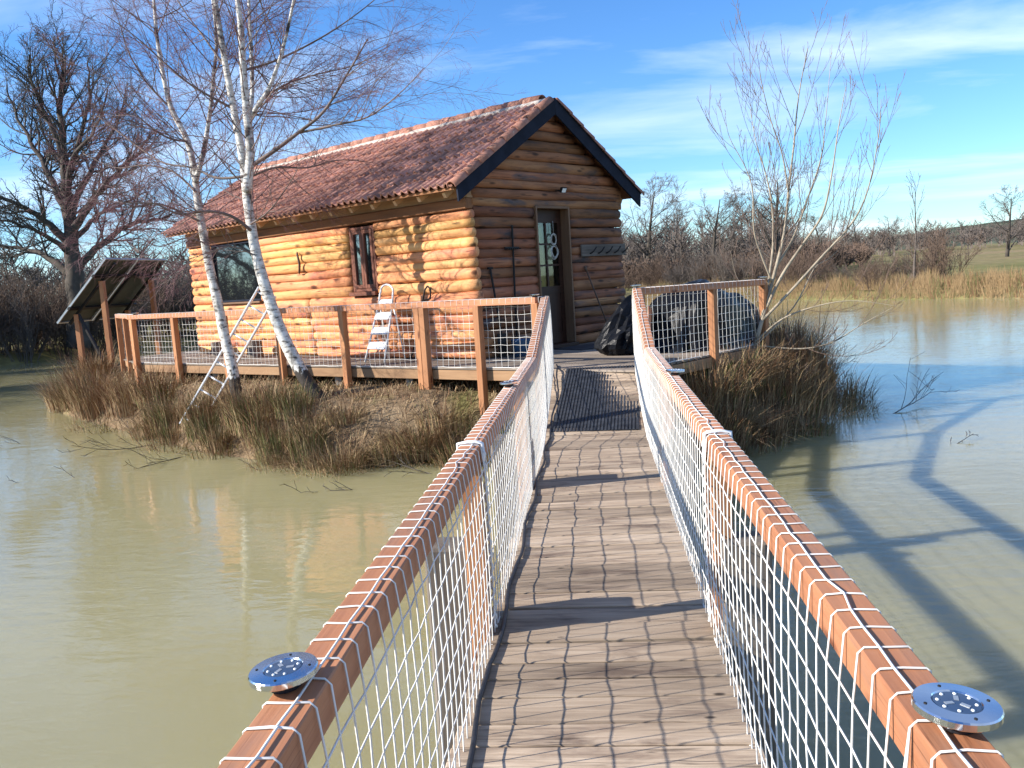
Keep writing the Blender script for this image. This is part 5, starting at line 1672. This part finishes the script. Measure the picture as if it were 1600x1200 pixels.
# --- rush clumps on the bank (four builds, copied)
def clump_mesh(name, seed, n, H, spread, mats, wid=0.007, bend=0.6):
    r = random.Random(seed); mb = MB()
    for k in range(n):
        a = r.uniform(0, 6.283); q = math.sqrt(r.random())*spread*0.45
        p = V(math.cos(a)*q, math.sin(a)*q, -0.05)
        a2 = a+r.uniform(-0.7,0.7)
        h = H*r.uniform(0.45, 1.1); ln = bend*r.uniform(0.1, 1.0)
        dirv = V(math.cos(a2), math.sin(a2), 0); sd = V(-dirv.y, dirv.x, 0)*wid*r.uniform(0.6,1.3)
        mi = r.choices(range(len(mats)), weights=[m[1] for m in mats])[0]
        o = len(mb.v)
        for s, w in ((0, 1), (0.35, 0.9), (0.7, 0.6), (1.0, 0.12)):
            c = p+dirv*(ln*h*s*s)+V(0,0,h*(s-0.30*ln*s*s*s))+V(r.uniform(-.01,.01), r.uniform(-.01,.01), 0)
            mb.v += [tuple(c-sd*w), tuple(c+sd*w)]
        for s in range(3): mb.quad(o+2*s, o+2*s+1, o+2*s+3, o+2*s+2, mi=mi)
    return mb.mesh(name, [m[0] for m in mats])
CLB = [clump_mesh('rush_clump', 1, 300, 0.70, 0.9, [(M['brown'],5),(M['straw'],4),(M['green'],1.6)], 0.0055, 0.95),
       clump_mesh('rush_clump', 2, 300, 0.62, 0.9, [(M['brown'],4),(M['straw'],4),(M['olive'],2)], 0.0055, 1.3),
       clump_mesh('rush_clump', 3, 280, 0.60, 0.8, [(M['brown'],2),(M['straw'],2),(M['green'],4),(M['olive'],2)], 0.0055),
       clump_mesh('rush_clump', 4, 320, 0.80, 0.8, [(M['brown'],6),(M['straw'],3.5)], 0.005, 0.9)]
CLB.append(clump_mesh('rush_clump', 5, 55, 1.05, 1.3, [(M['straw'],4),(M['brown'],5)], 0.0045, 0.75))
CLB.append(clump_mesh('rush_clump', 6, 220, 0.42, 1.3, [(M['straw'],5),(M['brown'],3),(M['olive'],2)], 0.0055, 1.9))
r = random.Random(15)
def shore_point(t):
    """t counts along SHORE vertices"""
    i = int(t) % len(SHORE); f = t-int(t)
    a, b = SHORE[i], SHORE[(i+1) % len(SHORE)]
    return V(a[0]+(b[0]-a[0])*f, a[1]+(b[1]-a[1])*f, 0)
CEN = V(-3.5, 16, 0)
TPOLY_OUT = [(-10.0,17.2), (-8.6,14.9), (0.50,9.95), (2.50,12.35), (3.05,14.8), (1.2,17.0), (-7.9,19.2)]
def clumps(t0, t1, n, inset, kinds, smin, smax, label, group, jit=0.25):
    for k in range(n):
        t = t0+(t1-t0)*(k+r.random())/n
        p = shore_point(t)
        q = (CEN-p).normalized()
        p = p+q*(r.uniform(*inset))+V(r.uniform(-jit,jit), r.uniform(-jit,jit), 0)
        if inside((p.x, p.y), TPOLY_OUT): continue
        z = max(WZ-0.05, island_h(p.x, p.y))
        s = r.uniform(smin, smax)
        o = link('rush_clump', CLB[r.choice(kinds)], None, Matrix.Translation((p.x, p.y, z)) @ Matrix.Rotation(r.uniform(0,6.28), 4, 'Z') @ Matrix.Scale(s, 4) @ Matrix.Scale(r.uniform(0.85,1.2), 4, V(0,0,1)))
        tag(o, label, 'rush clump', group)
clumps(0.0, 3.1, 28, (-0.1, 0.8), (0,0,3,1,4,4,5), 0.75, 1.2, 'tall brown rush clump at the water below the solar panel', 'rushes below the solar panel')
clumps(3.0, 5.3, 28, (-0.1, 0.40), (0,1,2,2,3,4,5), 0.6, 0.9, 'rush clump with green stems on the bank around the ladder foot', 'rushes round the ladder foot')
clumps(5.0, 8.4, 44, (-0.12, 0.40), (1,1,0,2,5,5,4), 0.50, 0.9, 'arching straw coloured rush clump on the bank below the long terrace railing', 'rushes below the long railing')
clumps(8.6, 12.7, 84, (-0.14, 0.9), (3,3,0,0,1,4,4,5), 0.7, 1.15, 'dense red brown rush clump round the foot of the pale sapling', 'rushes round the pale sapling')
# short dry grass, moss and litter on the bank: uncountable
mb = MB(); r = random.Random(6)
n_ = 0
while n_ < 9000:
    x, y = r.uniform(-11, 3.6), r.uniform(10.5, 18)
    h = island_h(x, y) if r.random() < 2 else 0
    if h < WZ+0.02: continue
    q = V(x, y, 0)-O
    if 0 < q.dot(G) < CW and 0 < q.dot(S) < CL: continue
    if (V(x, y, 0)-FL0).dot(FN) > 1.0: continue
    n_ += 1
    a = r.uniform(0, 6.28); L = r.uniform(0.05, 0.20); w = r.uniform(0.003, 0.006)
    d = V(math.cos(a), math.sin(a), 0); sd = V(-d.y, d.x, 0)*w
    c0 = V(x, y, h-0.01); c1 = c0+d*L*0.4+V(0,0,L*0.6); c2 = c0+d*L*0.95+V(0,0,L*r.uniform(0.3,0.9))
    mi = r.choices((0,1,2), weights=(5,4,2.2 if noise.noise(V(x*0.8,y*0.8,9)) > 0.1 else 0.5))[0]
    o = len(mb.v); mb.v += [tuple(c0-sd), tuple(c0+sd), tuple(c1-sd*.8), tuple(c1+sd*.8), tuple(c2)]
    mb.quad(o, o+1, o+3, o+2, mi=mi); mb.f.append((o+2, o+3, o+4)); mb.m.append(mi)
tag(mb.build('dry_grass', [M['straw'], M['brown'], M['olive']]), 'short dry grass on the island bank', 'grass', kind='stuff')
# reeds along the far shore: uncountable
mb = MB(); r = random.Random(16)
for k in range(16000):
    deg = r.uniform(3, 34); rr_ = lake_r(deg)*(1+r.uniform(-0.012, 0.10)**1.0 if r.random() < .8 else 1+r.uniform(0,0.02))
    p = V(math.sin(R(deg))*rr_, math.cos(R(deg))*rr_, WZ if rr_ < lake_r(deg)*1.01 else -0.2)
    h = r.uniform(0.3, 1.15)*(0.75+0.5*noise.noise(V(deg*1.2, rr_*0.3, 0))); w = r.uniform(0.010, 0.022)
    l_ = V(r.uniform(-.3,.3), r.uniform(-.3,.3), 0)
    sx = V(math.cos(R(deg)), -math.sin(R(deg)), 0)*w
    mi = 0 if noise.noise(V(deg*0.9, rr_*0.25, 3)) < 0.12 else r.choice((1, 2, 0))
    o = len(mb.v); mb.v += [tuple(p-sx), tuple(p+sx), tuple(p+V(0,0,h)+l_*h)]
    mb.f.append((o, o+1, o+2)); mb.m.append(mi)
tag(mb.build('reed_belt', [M['reed'], M['brown'], M['olive']]), 'tan reeds along the far shore of the pond', 'reeds', kind='stuff')

# --- fallen branches in the water
TP = [dict(seg=8, wob=0.10, trop=V(0,0,0), n=8, ang=(20,55), ratio=0.45, start=0.2, taper=0.3, rr=0.6, rmin=0.003),
      dict(seg=5, wob=0.16, trop=V(0,0,0.02), n=3, ang=(20,50), ratio=0.5, start=0.2, taper=0.4, rr=0.6, rmin=0.003),
      dict(seg=3, wob=0.2, trop=V(0,0,0), n=0, ang=(20,50), ratio=0.5, start=0.2, taper=0.4, rr=0.6, rmin=0.0025)]
def water_pt(px, py):
    q = V((px-800)/FPX, (600-py)/FPX, 1); d = _r2*q.x+_u2*q.y+_f*q.z
    t = (WZ-EYE)/d.z; return V(0,0,EYE)+d*t
for i, (x0_, y0_, x1_, y1_, rad_, lab) in enumerate((
    (510, 708, 395, 735, 0.022, 'dark fallen branch lying in the water below the long railing'),
    (590, 765, 470, 768, 0.010, 'thin twig afloat on the cabin reflection'),
    (150, 745, 20, 752, 0.010, 'thin fallen stem in the water off the solar panel bank'),
    (330, 700, 200, 735, 0.010, 'tangle of thin dead stems in the water before the ladder'),
    (260, 690, 120, 720, 0.009, 'thin dead stems in the shallows below the brown rushes'),
    (700, 745, 600, 728, 0.008, 'small drowned twig close to the footbridge'),
    (1380, 650, 1500, 625, 0.010, 'dark twig standing out of the blue water beyond the sapling'),
    (640, 735, 520, 700, 0.010, 'wispy dead stems leaning out of the bank below the long railing'),
    (60, 690, -40, 700, 0.010, 'bent dead stem off the far bank in the shade of the oak'),
    (420, 720, 300, 690, 0.010, 'wispy dead stems beside the dark fallen branch'),
    (1470, 700, 1530, 688, 0.008, 'short curved twig in the open water by the railing shadow'))):
    a_, b_ = water_pt(x0_, y0_), water_pt(x1_, y1_)
    r = random.Random(200+i); out = []
    a_.z -= 0.03; d = b_-a_; d.z = 0.10*d.length*r.uniform(0.2,1)
    grow(r, a_, d, d.length, rad_, 0, TP, out)
    tag(emit(out, range(4), {0:6,1:4}).build('fallen_branch', M['dead_twig'], smooth=True), lab, 'branch', 'branches in the water')
